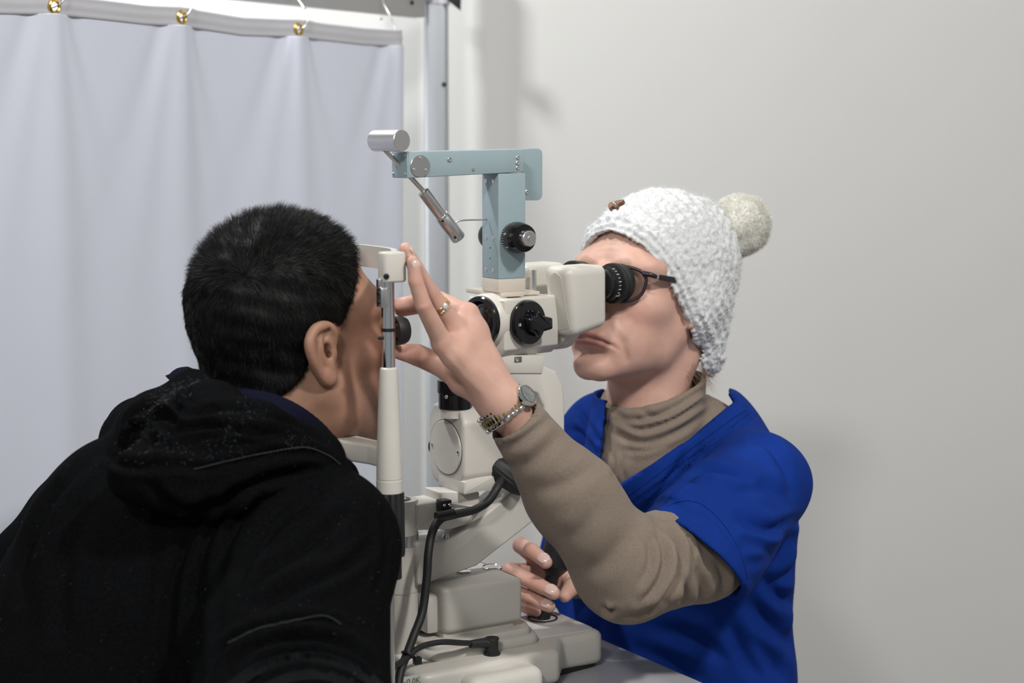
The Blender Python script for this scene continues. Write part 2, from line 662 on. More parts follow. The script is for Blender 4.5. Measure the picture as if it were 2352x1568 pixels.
# wire hooks from the rail into the grommets
hook_lab = ['wire curtain hook in the leftmost brass grommet', 'wire curtain hook in the second brass grommet from the left',
            'wire curtain hook in the third brass grommet, above the man in black', 'wire curtain hook at the right end of the curtain']
for i, g in enumerate(gro):
    c = grommet(g)
    if i == 3:
        c = np.array([-0.012, 0.004, float(topz[-1]) + HB - 0.003])
    zt2 = rail_z + 0.055
    pth = [c + np.array([-0.001, 0.004, -0.002]), c + np.array([0.004, -0.006, 0.003]), c + np.array([0.012, -0.006, 0.014]), c + np.array([0.018, 0.006, 0.032]),
           np.array([c[0] + 0.020, 0.022, (c[2] + zt2) / 2 + 0.012]), np.array([c[0] + 0.021, 0.0315, zt2 + 0.004]), np.array([c[0] + 0.019, 0.0335, rail_z + 0.077]), np.array([c[0] + 0.018, 0.050, rail_z + 0.0785])]
    if i == 3:
        pth = [c + np.array([-0.006, 0.012, -0.001]), c + np.array([0, -0.004, -0.001]), c + np.array([0.001, 0.002, 0.02]), c + np.array([0.003, 0.022, 0.05]), np.array([c[0] + 0.002, 0.0325, rail_z + 0.05]), np.array([c[0], 0.0335, rail_z + 0.077]), np.array([c[0] - 0.001, 0.05, rail_z + 0.0785])]
    hk = Thing('curtain_hook', hook_lab[i], 'hook', MC, base=pth[0], group='wire hooks along the curtain top')
    part('wire', tube(pth, 0.0011, 8), M_WIRE, hk, smooth=180)
    part('ball', lathe([(0.0002, -0.003), (0.002, -0.0022), (0.003, 0), (0.002, 0.0022), (0.0002, 0.003)], (pth[3] if i != 3 else pth[2] + np.array([-0.014, 0.01, 0.0])), (0, 0, 1), 14), M_CHROME, hk, smooth=180)

# ------------------------------------------------------------------ the slit lamp and its stand
TH = math.radians(32)
ZT = 0.757
OX = -0.0097
MI = frame((OX, 0, 0), rotz(TH))       # x from patient to examiner, y away from the camera, z up


def I(px, py, y=0.0):
    return hit(px, py, MI, 1, y)


def IX(px, py, y=0.0):
    return I(px, py, y)[0]


def IZ(px, py, y=0.0):
    return I(px, py, y)[2]


def outline(pts, y):
    return [(float(I(a, b, y)[0]), float(I(a, b, y)[2])) for a, b in pts]


# instrument table
tab = Thing('instrument_table', 'light grey laminate instrument table under the slit lamp', 'table', MI, base=(-0.03, 0, 0))
part('tabletop', box((-0.275, -0.24, ZT - 0.03), (0.165, 0.26, ZT), 0.006), M_TABLE, tab)
part('pedestal', box((-0.06, -0.06, 0.03), (0.06, 0.06, ZT - 0.03), 0.01), M_ALU, tab)
part('foot', box((-0.28, -0.22, 0.0), (0.20, 0.22, 0.035), 0.012), M_TABLE, tab)

# ---- chin rest frame (fixed to the table)
UX, UY = -0.2235, -0.14
chin = Thing('chin_rest', 'cream and chrome chin rest frame with black height knob in front of the patient', 'chin rest', MI, base=(UX, 0, ZT))


def uz(py):
    return IZ(890, py, UY)


def upright(y):
    c = np.array([UX, y, 0.0])
    part('rod', lathe([(0.0038, ZT), (0.0038, uz(1320))], c + np.array([0.0, 0, 0]), (0, 0, 1), 24), M_CHROME, chin, label='chrome rod')
    part('chrome_shaft', lathe([(0.0068, uz(850)), (0.0068, uz(640))], c, (0, 0, 1), 32), M_CHROME, chin, label='chrome shaft')
    part('shaft_ring', lathe([(0.0072, uz(761)), (0.0072, uz(753))], c, (0, 0, 1), 32), M_BLACK, chin)
    part('sleeve', lathe([(0.0136, uz(1132)), (0.0137, uz(1102)), (0.0132, uz(1101)), (0.0132, uz(1099)), (0.0136, uz(1098)), (0.0128, uz(1040)), (0.0116, uz(960)), (0.0104, uz(900)), (0.0094, uz(855)), (0.0088, uz(846)), (0.007, uz(843))], c, (0, 0, 1), 36), M_CREAM, chin, label='cream tapered sleeve')
    zs = uz(1279), uz(1130)
    part('height_knob', lathe([(0.009, zs[0]), (0.0150, zs[0] + 0.001), (0.0158, zs[0] + 0.004), (0.0152, zs[1] - 0.003), (0.0142, zs[1]), (0.009, zs[1] + 0.0003)], c, (0, 0, 1), 96, flute=(12, 0.0022, 0.0145)), M_RUBBER, chin, label='black fluted height knob')
    part('knob_collar', lathe([(0.0095, uz(1330)), (0.0118, uz(1328)), (0.0118, uz(1276))], c, (0, 0, 1), 32), M_RUBBER, chin)


upright(UY)
upright(-UY)
# head band: cap on each upright joined by a curved bar
cz0, cz1 = uz(648), uz(578)
for sy in (1, -1):
    y = UY * sy
    oc = round_poly([(UX - 0.0085, y - 0.0095), (UX + 0.0185, y - 0.0095), (UX + 0.0185, y + 0.0105), (UX - 0.0085, y + 0.0105)], 0.0085, 5)
    part('cap', prism(oc, 2, cz0, cz1, 0.0025, 3), M_CREAM, chin, label='cream cap')
sc = I(876, 635, UY - 0.009)
part('cap_screw', screw((UX - 0.0062, UY - 0.0085, sc[2]), (-0.5, -0.86, 0), 0.003), M_BLACK, chin)
bx = [(UX + 0.006, UY), (UX + 0.022, UY * 0.80), (UX + 0.040, UY * 0.5), (UX + 0.046, 0), (UX + 0.040, -UY * 0.5), (UX + 0.022, -UY * 0.80), (UX + 0.006, -UY)]
pth = smooth_path([np.array([a, b, 0]) for a, b in bx], 8)
vv, ff = [], []
for i, p in enumerate(pth):
    t = pth[min(i + 1, len(pth) - 1)] - pth[max(i - 1, 0)]
    n = np.array([t[1], -t[0], 0]) / np.linalg.norm(t)
    for dn, z in ((-0.003, cz0 + 0.006), (0.003, cz0 + 0.006), (0.003, cz1 - 0.001), (-0.003, cz1 - 0.001)):
        vv.append(p + n * dn + np.array([0, 0, z]))
for i in range(len(pth) - 1):
    for k in range(4):
        a, b = i * 4 + k, i * 4 + (k + 1) % 4
        ff.append((a, b, b + 4, a + 4))
part('head_band', (np.array(vv), ff), M_CREAM, chin, label='cream curved head band')
# marker clip on the near shaft
c0, c1 = I(876, 705, UY), I(891, 660, UY)
part('marker_clip', box((UX - 0.0115, UY - 0.0075, c0[2]), (UX - 0.003, UY + 0.004, c1[2]), 0.001), M_STEEL, chin)
part('clip_tab', box((UX - 0.0125, UY - 0.004, c1[2]), (UX - 0.006, UY + 0.002, c1[2] + 0.009), 0.0008), M_STEEL, chin)
for dz in (0.005, 0.014):
    part('clip_screw', screw((UX - 0.0115, UY - 0.002, c0[2] + dz), (-1, -0.2, 0), 0.0022), M_BLACK, chin)
part('canthus_pin', lathe([(0.0018, 0), (0.0018, 0.004), (0.0008, 0.005)], (UX - 0.0065, UY, uz(775)), (-1, 0, 0), 14), M_BLACK, chin)
# chin cup and its bracket
chz = IZ(800, 1026, -0.02)
cupo = round_poly([(-0.262, -0.045), (-0.214, -0.045), (-0.208, 0), (-0.214, 0.045), (-0.262, 0.045), (-0.268, 0)], 0.016, 5)
part('chin_cup', prism(cupo, 2, chz - 0.012, chz, 0.004, 3), M_CREAM, chin)
bz0, bz1 = IZ(850, 1080, -0.13), IZ(850, 1026, -0.13)
part('chin_bracket', join(prism(round_poly([(-0.232, -0.150), (-0.212, -0.150), (-0.212, -0.118), (-0.222, -0.04), (-0.256, -0.04), (-0.256, -0.06), (-0.236, -0.115)], 0.006, 4), 2, bz0 + 0.003, bz1, 0.003, 3),
                          ), M_CREAM, chin)
part('chin_bracket', prism(round_poly([(-0.232, 0.150), (-0.212, 0.150), (-0.212, 0.118), (-0.222, 0.04), (-0.256, 0.04), (-0.256, 0.06), (-0.236, 0.115)][::-1], 0.006, 4), 2, bz0 + 0.003, bz1, 0.003, 3), M_CREAM, chin)
part('bracket_post', lathe([(0.008, ZT + 0.03), (0.008, chz - 0.01)], (-0.235, 0.0, 0), (0, 0, 1), 24), M_STEEL, chin)
part('foot_bar', box((UX - 0.02, -0.165, ZT), (UX + 0.02, 0.165, ZT + 0.022), 0.005), M_CREAM, chin)

# ---- slit lamp
lamp = Thing('slit_lamp', 'cream slit lamp microscope with black knobs standing on the grey table', 'slit lamp', MI, base=(0, 0, ZT))
# base
yb = -0.065
xr = 0.1006
bz = IZ(1390, 1448, yb)
o = round_poly([(-0.17, -0.10), (0.012, -0.10), (0.040, yb), (xr, yb), (xr, 0.044), (0.04, 0.044), (0.012, 0.10), (-0.17, 0.10)], [0.02, 0.012, 0.012, 0.014, 0.014, 0.012, 0.012, 0.02], 5)
part('base', prism(o, 2, ZT + 0.004, bz, 0.008, 4), M_CREAM, lamp)
part('base_skid', prism(round_poly([(-0.165, -0.09), (0.095, -0.058), (0.095, 0.040), (-0.165, 0.09)], 0.01, 3), 2, ZT, ZT + 0.006), M_BLACK, lamp)
part('base_pad', prism(round_poly([(0.012, -0.050), (0.094, -0.056), (0.094, 0.036), (0.012, 0.036)], 0.012, 4), 2, bz - 0.001, bz + 0.0012, 0.0008, 2), mat('pale_cover', (0.62, 0.60, 0.585), 0.3), lamp)
# rail covers, the near one shows at the bottom of the picture
for sy in (1, -1):
    yy = -0.105 * sy
    part('rail_cover', box((-0.118, yy - 0.02, ZT), (-0.0215, yy + 0.02, IZ(1180, 1545, -0.125)), 0.0125, 6), M_CREAM, lamp)
lipz = bz + 0.002
part('base_step', prism(round_poly([(-0.135, -0.066), (0.008, -0.066), (0.020, -0.03), (0.020, 0.05), (-0.135, 0.066)], 0.018, 5), 2, bz - 0.004, bz + 0.010, 0.006, 4), M_CREAM, lamp)
part('base_step', prism(round_poly([(-0.130, -0.058), (0.002, -0.058), (0.013, -0.03), (0.013, 0.045), (-0.130, 0.058)], 0.016, 5), 2, bz, bz + 0.017, 0.004, 4), M_CREAM, lamp)
# carriage box with two chrome buttons
yc = -0.047
cx0, cx1 = IX(1020, 1440, yc), IX(1200, 1420, yc)
zc0, zc1 = IZ(1200, 1426, yc), IZ(1200, 1336, yc)
part('carriage_neck', box((cx0 + 0.002, yc + 0.006, bz), (cx1 - 0.006, 0.045, zc0 + 0.003), 0.004), M_CREAM, lamp)
part('carriage', prism(round_poly([(cx0, yc), (cx1, yc), (cx1, 0.082), (cx0, 0.082)], [0.012, 0.005, 0.005, 0.012], 5), 2, zc0, zc1 + 0.006, 0.006, 4), M_CREAM, lamp)
part('carriage_side', box((cx0 - 0.014, yc + 0.014, zc0 - 0.002), (cx0 + 0.02, 0.035, zc1 - 0.004), 0.005), M_CREAM, lamp)
for (bpx, bpy_, rr) in ((1130, 1303, 0.0125), (1063, 1313, 0.0095)):
    zb_ = zc1 + 0.006
    # where the sight line meets the top of the carriage
    r_ = hit(bpx, bpy_, MI, 2, zb_)
    part('chrome_button', lathe([(rr, -0.001), (rr, 0.0012), (rr * 0.86, 0.002), (rr * 0.78, 0.0012), (0.0003, 0.001)], (r_[0], r_[1], zb_), (0, 0, 1), 36), M_CHROME, lamp, label='chrome button')
# column hub on the swing axis
hx_ = -0.1375
hr = 0.0205


def hzp(py):
    return IZ(930, py, -0.017)


hub = np.array([hx_, 0, 0.0])
part('column', lathe([(hr * 1.0, ZT + 0.03), (hr * 1.0, hzp(1367)), (hr * 0.965, hzp(1367)), (hr * 0.965, hzp(1364)), (hr, hzp(1363)), (hr, hzp(1254))], hub, (0, 0, 1), 48), M_CREAM, lamp)
part('column_band', lathe([(hr * 1.035, hzp(1256)), (hr * 1.035, hzp(1231))], hub, (0, 0, 1), 48), M_STEEL, lamp, label='brushed steel band')
part('column_hub', lathe([(hr, hzp(1233)), (hr, hzp(1156)), (hr * 0.97, hzp(1153)), (hr * 0.55, hzp(1153))], hub, (0, 0, 1), 48), M_CREAM, lamp)
part('hub_ring', lathe([(hr * 0.60, 0), (hr * 0.60, 0.0012), (hr * 0.42, 0.0012), (hr * 0.40, 0.0002)], (hx_, 0, hzp(1153) - 0.0002), (0, 0, 1), 36), M_BLACK, lamp)
part('hub_cap', lathe([(hr * 0.38, 0), (hr * 0.38, 0.0014), (0.0002, 0.0016)], (hx_, 0, hzp(1153) - 0.0002), (0, 0, 1), 30), M_CHROME, lamp)
# illumination arm from the hub
ya = -0.020
part('lamp_arm', prism(round_poly(outline([(955, 1158), (1008, 1150), (1036, 1150), (1042, 1160), (1100, 1160), (1075, 1205), (1035, 1216), (958, 1218)], ya), 0.003, 3), 1, ya, 0.02, 0.003, 3), M_CREAM, lamp)
# illumination housing: a block with a domed end plate facing the patient
yh = -0.030
zA, zB = IZ(1065, 1128, yh), IZ(1065, 942, yh)
xA, xB = IX(1066, 1040, yh), IX(1160, 1040, yh)
hz_ = (zA + zB) / 2
prof = round_poly([(yh, hz_ - 0.030), (yh, hz_ + 0.030), (yh + 0.012, zB), (0.042, zB), (0.052, hz_ + 0.030), (0.052, hz_ - 0.030), (0.042, zA), (yh + 0.012, zA)], 0.014, 5)
part('lamp_housing', prism(prof, 0, xA, xB, 0.004, 3), M_CREAM, lamp)
yo = 0.011
ev = []
part('lamp_cover', (lambda g: (np.stack([g[0][:, 0], yo + (g[0][:, 1] - yo) * 0.036, hz_ - 0.002 + (g[0][:, 2] - hz_ + 0.002) * 0.031], 1), g[1]))(
    lathe([(1.0, 0), (1.0, 0.0008), (0.97, 0.0016), (0.0005, 0.0017)], (xA, yo, hz_ - 0.002), (-1, 0, 0), 56)), M_CREAM, lamp, label='oval cover plate')
part('cover_groove', (lambda g: (np.stack([g[0][:, 0], yo + (g[0][:, 1] - yo) * 0.0372, hz_ - 0.002 + (g[0][:, 2] - hz_ + 0.002) * 0.0322], 1), g[1]))(
    lathe([(1.0, -0.0006), (1.0, 0.0003), (0.96, 0.0004)], (xA, yo, hz_ - 0.002), (-1, 0, 0), 56)), mat('seam_shadow', (0.16, 0.15, 0.13), 0.7), lamp)
for dy in (-0.033, 0.033):
    part('cover_screw', screw((xA - 0.0016, yo + dy * 0.9, hz_ - 0.003), (-1, 0, 0), 0.0024), M_CHROME, lamp)
part('side_wheel', lathe([(0.010, -0.003), (0.011, -0.002), (0.011, 0.002), (0.010, 0.003)], (xA + 0.012, 0.053, hz_ - 0.008), (0, 1, 0), 30), M_RUBBER, lamp)
# lower lamp bracket and neck
part('lamp_bracket', prism(round_poly(outline([(1066, 1106), (1096, 1098), (1135, 1092), (1142, 1120), (1066, 1137)], yh), 0.002, 3), 1, yh, 0.03, 0.002, 2), M_CREAM, lamp)
part('lamp_neck', prism(round_poly(outline([(1010, 1130), (1102, 1130), (1102, 1168), (1010, 1168)], -0.018), 0.002, 3), 1, -0.018, 0.018, 0.002, 2), M_CREAM, lamp)
# black filter barrel above the housing, its top behind the examiner's hand
fx = IX(1046, 905, 0)
fz0, fz1 = IZ(1046, 944, 0), IZ(1046, 870, 0)
fr = 0.0195
part('filter_collar', lathe([(fr * 0.95, fz0 - 0.006), (fr * 0.95, fz0 + 0.006)], (fx, 0, 0), (0, 0, 1), 40), M_CREAM, lamp)
part('filter_barrel', lathe([(fr, fz0 + 0.004), (fr, IZ(1046, 902, 0)), (fr * 1.07, IZ(1046, 900, 0)), (fr * 1.07, IZ(1046, 872, 0)), (fr * 0.8, IZ(1046, 870, 0)), (fr * 0.75, IZ(1046, 835, 0))], (fx, 0, 0), (0, 0, 1), 48), M_GLOSSB, lamp)
part('prism_head', box((fx - 0.010, -0.010, IZ(1046, 836, 0)), (fx + 0.010, 0.010, IZ(1046, 790, 0)), 0.002), M_GLOSSB, lamp)
part('barrel_screw', screw(I(1025, 911, -0.0185), (-0.6, -0.8, 0), 0.0022), M_CHROME, lamp)
# microscope support arm sweeping up from the column
arm = [(1150, 838), (1240, 836), (1278, 852), (1294, 885), (1298, 930), (1298, 1060), (1282, 1130), (1245, 1182), (1095, 1300), (1010, 1330), (958, 1346), (958, 1246), (1020, 1242), (1052, 1232), (1160, 1145), (1215, 1090), (1243, 1040), (1250, 985), (1250, 935), (1236, 905), (1180, 880), (1150, 874)]
part('support_arm', prism(round_poly(outline(arm, -0.024), 0.004, 3), 1, -0.024, 0.024, 0.003, 3), M_CREAM, lamp)
# brake screw under the lamp arm
bs = I(1024, 1232, -0.012)
part('brake_screw', join(lathe([(0.0015, 0), (0.0015, 0.02)], bs, (0, 0, 1), 12), lathe([(0.0002, -0.004), (0.0035, -0.003), (0.0045, -0.0005), (0.0035, 0.002), (0.001, 0.0025)], bs, (0, 0, 1), 20)), M_CHROME, lamp, label='chrome ball-ended brake screw')
# the microscope is swung further round than the stand: its own frame
THM = math.radians(45)
MM = frame((OX, 0, 0), rotz(THM))
_keep = (I, IX, IZ, outline, part)


def I(px, py, y=0.0):
    return hit(px, py, MM, 1, y)


def part(name, geo, m, parent, label=None, smooth=35, kind=None):
    return _keep[4](name, xf(geo, rotz(THM - TH)), m, parent, label, smooth, kind)


# microscope: body, flange, objective, magnification knob
ym = -0.030
mz0, mz1 = IZ(1230, 816, ym), IZ(1230, 682, ym)
mx0, mx1 = IX(1160, 740, ym), IX(1284, 740, ym)
zc = IZ(1105, 738, 0)
sect = [(ym, mz0 + 0.010), (ym, mz1), (-ym, mz1), (-ym, mz0 + 0.010), (-ym - 0.010, mz0), (ym + 0.010, mz0)]
part('microscope_body', prism(round_poly(sect, 0.003, 3), 0, mx0, mx1, 0.003, 3), M_CREAM, lamp)
part('objective_barrel', lathe([(0.0292, -0.034), (0.0315, -0.030), (0.0315, -0.012), (0.030, -0.008), (0.030, mx0 + 0.004)], (0, 0, zc), (1, 0, 0), 56), M_CREAM, lamp)
part('objective_ring', lathe([(0.0275, -0.030), (0.0290, -0.034), (0.0290, -0.0385), (0.0275, -0.040), (0.0235, -0.040), (0.0225, -0.036), (0.0225, -0.030)], (0, 0, zc), (1, 0, 0), 56), M_GLOSSB, lamp, label='black objective ring')
part('objective_lens', lathe([(0.0228, -0.034), (0.018, -0.036), (0.010, -0.0375), (0.0002, -0.038)], (0, 0, zc), (1, 0, 0), 48), M_DGLASS, lamp)
xf0, xf1 = IX(1262, 735, 0), IX(1291, 735, 0)
part('flange', lathe([(0.030, xf0 - 0.004), (0.0335, xf0 - 0.002), (0.0335, xf0 + 0.004), (0.0345, xf0 + 0.0045), (0.0345, xf1 - 0.003), (0.0325, xf1), (0.030, xf1 + 0.001)], (0, 0, IZ(1280, 735, 0)), (1, 0, 0), 64), M_CREAM, lamp)
kx, kz = IX(1206, 740, ym), IZ(1206, 740, ym)
part('magnification_knob', lathe([(0.0255, 0), (0.0262, 0.001), (0.0262, 0.006), (0.0245, 0.009), (0.012, 0.0105), (0.0002, 0.0105)], (kx, ym, kz), (0, -1, 0), 56), M_GLOSSB, lamp, label='black magnification knob')
part('knob_grip', prism(round_poly([(kx - 0.011, kz - 0.008), (kx - 0.013, kz + 0.006), (kx - 0.003, kz + 0.009), (kx + 0.0, kz + 0.016), (kx + 0.006, kz + 0.009), (kx + 0.024, kz + 0.005), (kx + 0.0245, kz - 0.008), (kx + 0.010, kz - 0.010), (kx + 0.002, kz - 0.016), (kx - 0.004, kz - 0.010)], 0.003, 4), 1, ym - 0.022, ym - 0.009, 0.003, 3), M_GLOSSB, lamp)
kt = I(1174, 742, ym - 0.0105)
part('knob_mark', text_geo('10', 0.005, (kx - 0.0195, ym - 0.0108, kz - 0.001), (1, 0, 0), (0, 0, 1)), M_WHITEMARK, lamp, label='white figure on the black knob', smooth=0)
# binocular tubes
for sy, nm in ((0.0, 'near'), (0.064, 'far')):
    tx0, tx1 = IX(1306, 690, -0.056), IX(1398, 690, -0.056)
    tz0, tz1 = IZ(1350, 762, -0.056), IZ(1350, 611, -0.056)
    g = box((tx0, -0.056 + sy, tz0), (tx1, -0.012 + sy, tz1), 0.0105, 5)
    u_ = (tx1 - g[0][:, 0]) / (tx1 - tx0)
    w_ = (tz1 - g[0][:, 2]) / (tz1 - tz0)
    g[0][:, 0] += 0.012 * u_ * w_
    g[0][:, 2] -= 0.006 * u_ * w_ - 0.004 * (1 - u_) * w_
    b0 = part('binocular_tube', g, M_CREAM, lamp)
    pl = [I(1300, 640, -0.054), I(1326, 748, -0.054)]
    # end panel lying on the sloping left end
    zt0, zt1 = IZ(1290, 611, -0.056), IZ(1300, 769, -0.056)
    x_at = lambda z: tx0 + 0.012 * (tz1 - z) / (tz1 - tz0)
    pp = round_poly([(-0.0485, tz0 + 0.004), (-0.0465, tz0 + 0.020), (-0.0430, tz1 - 0.012), (-0.034, tz1 - 0.006), (-0.025, tz1 - 0.012), (-0.0205, tz0 + 0.02), (-0.0195, tz0 + 0.006), (-0.03, tz0 + 0.001)], 0.006, 4)
    g = prism([(a + sy, b) for a, b in pp], 0, 0.0, 0.003, 0.0006, 2)
    g[0][:, 0] += np.array([x_at(z) for z in g[0][:, 2]]) - 0.0010
    part('tube_panel', g, mat('panel_grey_cream', (0.50, 0.475, 0.42), 0.35) if 'panel_grey_cream' not in MATS else MATS['panel_grey_cream'], lamp)
ox_ = IX(1384, 650, -0.032)
ez = IZ(1420, 649, -0.032)


def eyepiece(y):
    c = (ox_, y, ez)
    part('eyepiece', lathe([(0.0175, -0.006), (0.0175, 0.002), (0.0205, 0.003), (0.0205, 0.012), (0.0195, 0.0125)], c, (1, 0, 0), 56), M_BLACK, lamp, label='black eyepiece with a dioptre scale')
    part('eyecup', lathe([(0.0195, 0.0120), (0.0240, 0.0125), (0.0245, 0.014), (0.0245, 0.0185), (0.0225, 0.0195), (0.0225, 0.022), (0.0238, 0.023), (0.0232, 0.030), (0.0215, 0.033), (0.0165, 0.034), (0.015, 0.030)], c, (1, 0, 0), 56), M_RUBBER, lamp, label='black rubber eyecup')
    part('eye_lens', lathe([(0.0155, 0.029), (0.008, 0.0305), (0.0002, 0.031)], c, (1, 0, 0), 36), M_DGLASS, lamp)
    ticks = []
    for k in range(9):
        a = math.radians(200 + k * 13)
        ln = 0.0045 if k % 2 == 0 else 0.0026
        e = np.array([0, math.cos(a), -math.sin(a)])
        # ring around the barrel on the camera side
        e = np.array([0, -math.cos(math.radians(62 - k * 13)), math.sin(math.radians(62 - k * 13))])
        tt = np.array([0, e[2], -e[1]])
        p = np.array(c) + e * 0.0207 + np.array([0.0065, 0, 0])
        bm = box((-ln / 2, -0.00035, -0.0002), (ln / 2, 0.00035, 0.0002))
        R = np.stack([np.array([1, 0, 0]), tt, e], 1)
        ticks.append(xf(bm, R, p))
    part('dioptre_marks', join(*ticks), M_WHITEMARK, lamp, smooth=0, kind='stuff')
    e = np.array([0, -math.cos(math.radians(-40)), math.sin(math.radians(-40))])
    tt = np.cross(e, (1, 0, 0))
    part('dioptre_figure', text_geo('0', 0.006, np.array(c) + e * 0.0209 + np.array([0.0095, 0, 0]), (1, 0, 0), np.cross(e, (1.0, 0, 0))), M_WHITEMARK, lamp, smooth=0)


eyepiece(-0.034)
eyepiece(0.030)
pi = I(1221, 640, 0.0)
part('pivot_pin', lathe([(0.0042, mz1 - 0.002), (0.0042, mz1 + 0.003), (0.003, mz1 + 0.003), (0.003, IZ(1221, 620, 0))], (pi[0] + 0.004, 0.0, 0), (0, 0, 1), 20), M_STEEL, lamp)
part('binocular_bridge', box((IX(1272, 700, 0), -0.03, zc - 0.008), (IX(1300, 700, 0), 0.03, zc + 0.03), 0.006), M_CREAM, lamp)
(I, IX, IZ, outline, part) = _keep
# mount under the microscope
mb = outline([(1140, 816), (1250, 816), (1250, 834), (1246, 858), (1160, 858), (1140, 840)], -0.026)
part('microscope_mount', prism(mb, 1, -0.026, 0.026, 0.002, 2), M_CREAM, lamp)
s1 = I(1188, 826, -0.026)
part('mount_slot', box(s1 + np.array([-0.004, -0.0006, -0.003]), s1 + np.array([0.006, 0.002, 0.0035]), 0.0004), mat('dark_slot', (0.12, 0.115, 0.10), 0.6), lamp)
part('mount_screw', screw(s1 + np.array([-0.001, -0.0005, 0]), (0, -1, 0), 0.0024), M_CHROME, lamp)
# lamp socket, cable clamp, cables
ck = I(1160, 1095, -0.03)
part('cable_plug', lathe([(0.008, -0.024), (0.0125, -0.021), (0.0145, -0.016), (0.0150, 0.004), (0.0135, 0.016), (0.010, 0.024), (0.0068, 0.026)], ck + np.array([0.004, 0, 0.001]), (0.55, -0.4, -0.55), 48, flute=(18, 0.0009, 0.0128)), M_RUBBER, lamp, label='black knurled cable plug')


def CB(px, py, y):
    return I(px, py, y)


c1 = [CB(1158, 1090, -0.03), CB(1142, 1120, -0.045), CB(1122, 1150, -0.046), CB(1090, 1170, -0.044), CB(1046, 1181, -0.040), CB(1012, 1192, -0.040), CB(993, 1222, -0.046), CB(984, 1270, -0.056), CB(980, 1330, -0.062), CB(970, 1405, -0.070), CB(950, 1460, -0.082), CB(936, 1498, -0.092), CB(922, 1535, -0.10), CB(914, 1575, -0.11), CB(905, 1640, -0.13)]
part('lamp_cable', tube(c1, 0.0048, 14, 6), M_RUBBER, lamp, smooth=180)
cl = CB(1024, 1172, -0.030)
part('cable_clamp', join(box(cl + np.array([-0.007, -0.003, -0.002]), cl + np.array([0.006, 0.010, 0.012]), 0.0008), tube([CB(1002, 1187, -0.0405), CB(1042, 1178, -0.0405)], 0.0055, 16, 1)), M_BLACK, lamp)
for dx in (-0.0035, 0.003):
    part('clamp_screw', screw(cl + np.array([dx, -0.003, 0.0065]), (0, -1, 0), 0.0020), M_CHROME, lamp)
pb = hit(1130, 1500, MI, 2, bz + 0.001)
c2 = [CB(1090, 1477, pb[1] + 0.003), CB(1060, 1476, pb[1] - 0.005), CB(1020, 1474, pb[1] - 0.01), CB(985, 1479, -0.085), CB(958, 1490, -0.090), CB(938, 1508, -0.098), CB(918, 1522, -0.105), CB(900, 1534, -0.112)]
part('power_cable', tube(c2, 0.0033, 12, 6), M_RUBBER, lamp, smooth=180)
pz = IZ(1130, 1464, pb[1])
part('power_plug', join(lathe([(0.0095, 0), (0.0095, 0.002), (0.0072, 0.003), (0.0072, pz - bz - 0.003), (0.0082, pz - bz - 0.001), (0.0078, pz - bz), (0.0002, pz - bz)], (pb[0], pb[1], bz), (0, 0, 1), 32),
                        tube([CB(1128, 1476, pb[1]), CB(1110, 1476, pb[1] + 0.001), CB(1080, 1479, pb[1])], lambda t: 0.0066 - 0.0022 * t, 14, 3)), M_RUBBER, lamp)
zt3 = CB(938, 1503, -0.094)
part('cable_tie', join(ring(zt3, (0.6, 0.2, 0.9), 0.0070, 0.0016, 28, 8), box(zt3 + np.array([0.003, -0.010, -0.010]), zt3 + np.array([0.0115, -0.003, -0.002]), 0.001)), M_BLACK, lamp)
# rating plate on the near side of the base
yq = -0.1004
q0, q1 = I(902, 1590, yq), I(966, 1547, yq)
part('rating_plate', box((q0[0], yq - 0.0006, q0[2]), (q1[0], yq + 0.001, q1[2]), 0.0004), mat('rating_plate_grey', (0.46, 0.48, 0.43), 0.45), lamp, label='pale green-grey rating plate')
part('plate_print', text_geo('0.0K', 0.009, I(950, 1564, yq - 0.0008), (1, 0, 0), (0, 0, 1)), mat('plate_ink', (0.10, 0.10, 0.09), 0.7), lamp, smooth=0)
part('plate_rule', box(I(925, 1566, yq) + np.array([-0.012, -0.0009, -0.0004]), I(925, 1566, yq) + np.array([0.004, -0.0004, 0.0])), MATS['plate_ink'], lamp, smooth=0)
# joystick
jx = hit(1246, 1420, MI, 2, bz + 0.001)
part('joystick_well', lathe([(0.0165, -0.004), (0.0185, 0.0), (0.0185, 0.0022), (0.0165, 0.0025), (0.0160, 0.0005), (0.008, 0.0)], (jx[0], jx[1], bz), (0, 0, 1), 40), M_BLACK, lamp)
jt = I(1290, 1230, jx[1])
jb = np.array([jx[0], jx[1], bz])
jd = jt - jb
jl = float(np.linalg.norm(jd))
part('joystick_shaft', lathe([(0.0090, 0), (0.0090, jl * 0.25), (0.0080, jl * 0.35), (0.0085, jl * 0.52), (0.015, jl * 0.60), (0.0175, jl * 0.63)], jb, jd, 36), M_BLACK, lamp)
gp = [(0.0178, jl * 0.63)]
for k in range(18):
    h0 = jl * (0.64 + 0.34 * k / 18)
    gp += [(0.0182, h0), (0.0182, h0 + jl * 0.011), (0.0173, h0 + jl * 0.013), (0.0173, h0 + jl * 0.017)]
gp += [(0.0178, jl * 0.985), (0.015, jl), (0.0002, jl)]
part('joystick_grip', lathe(gp, jb, jd, 40), M_RUBBER, lamp, label='black ribbed joystick grip')

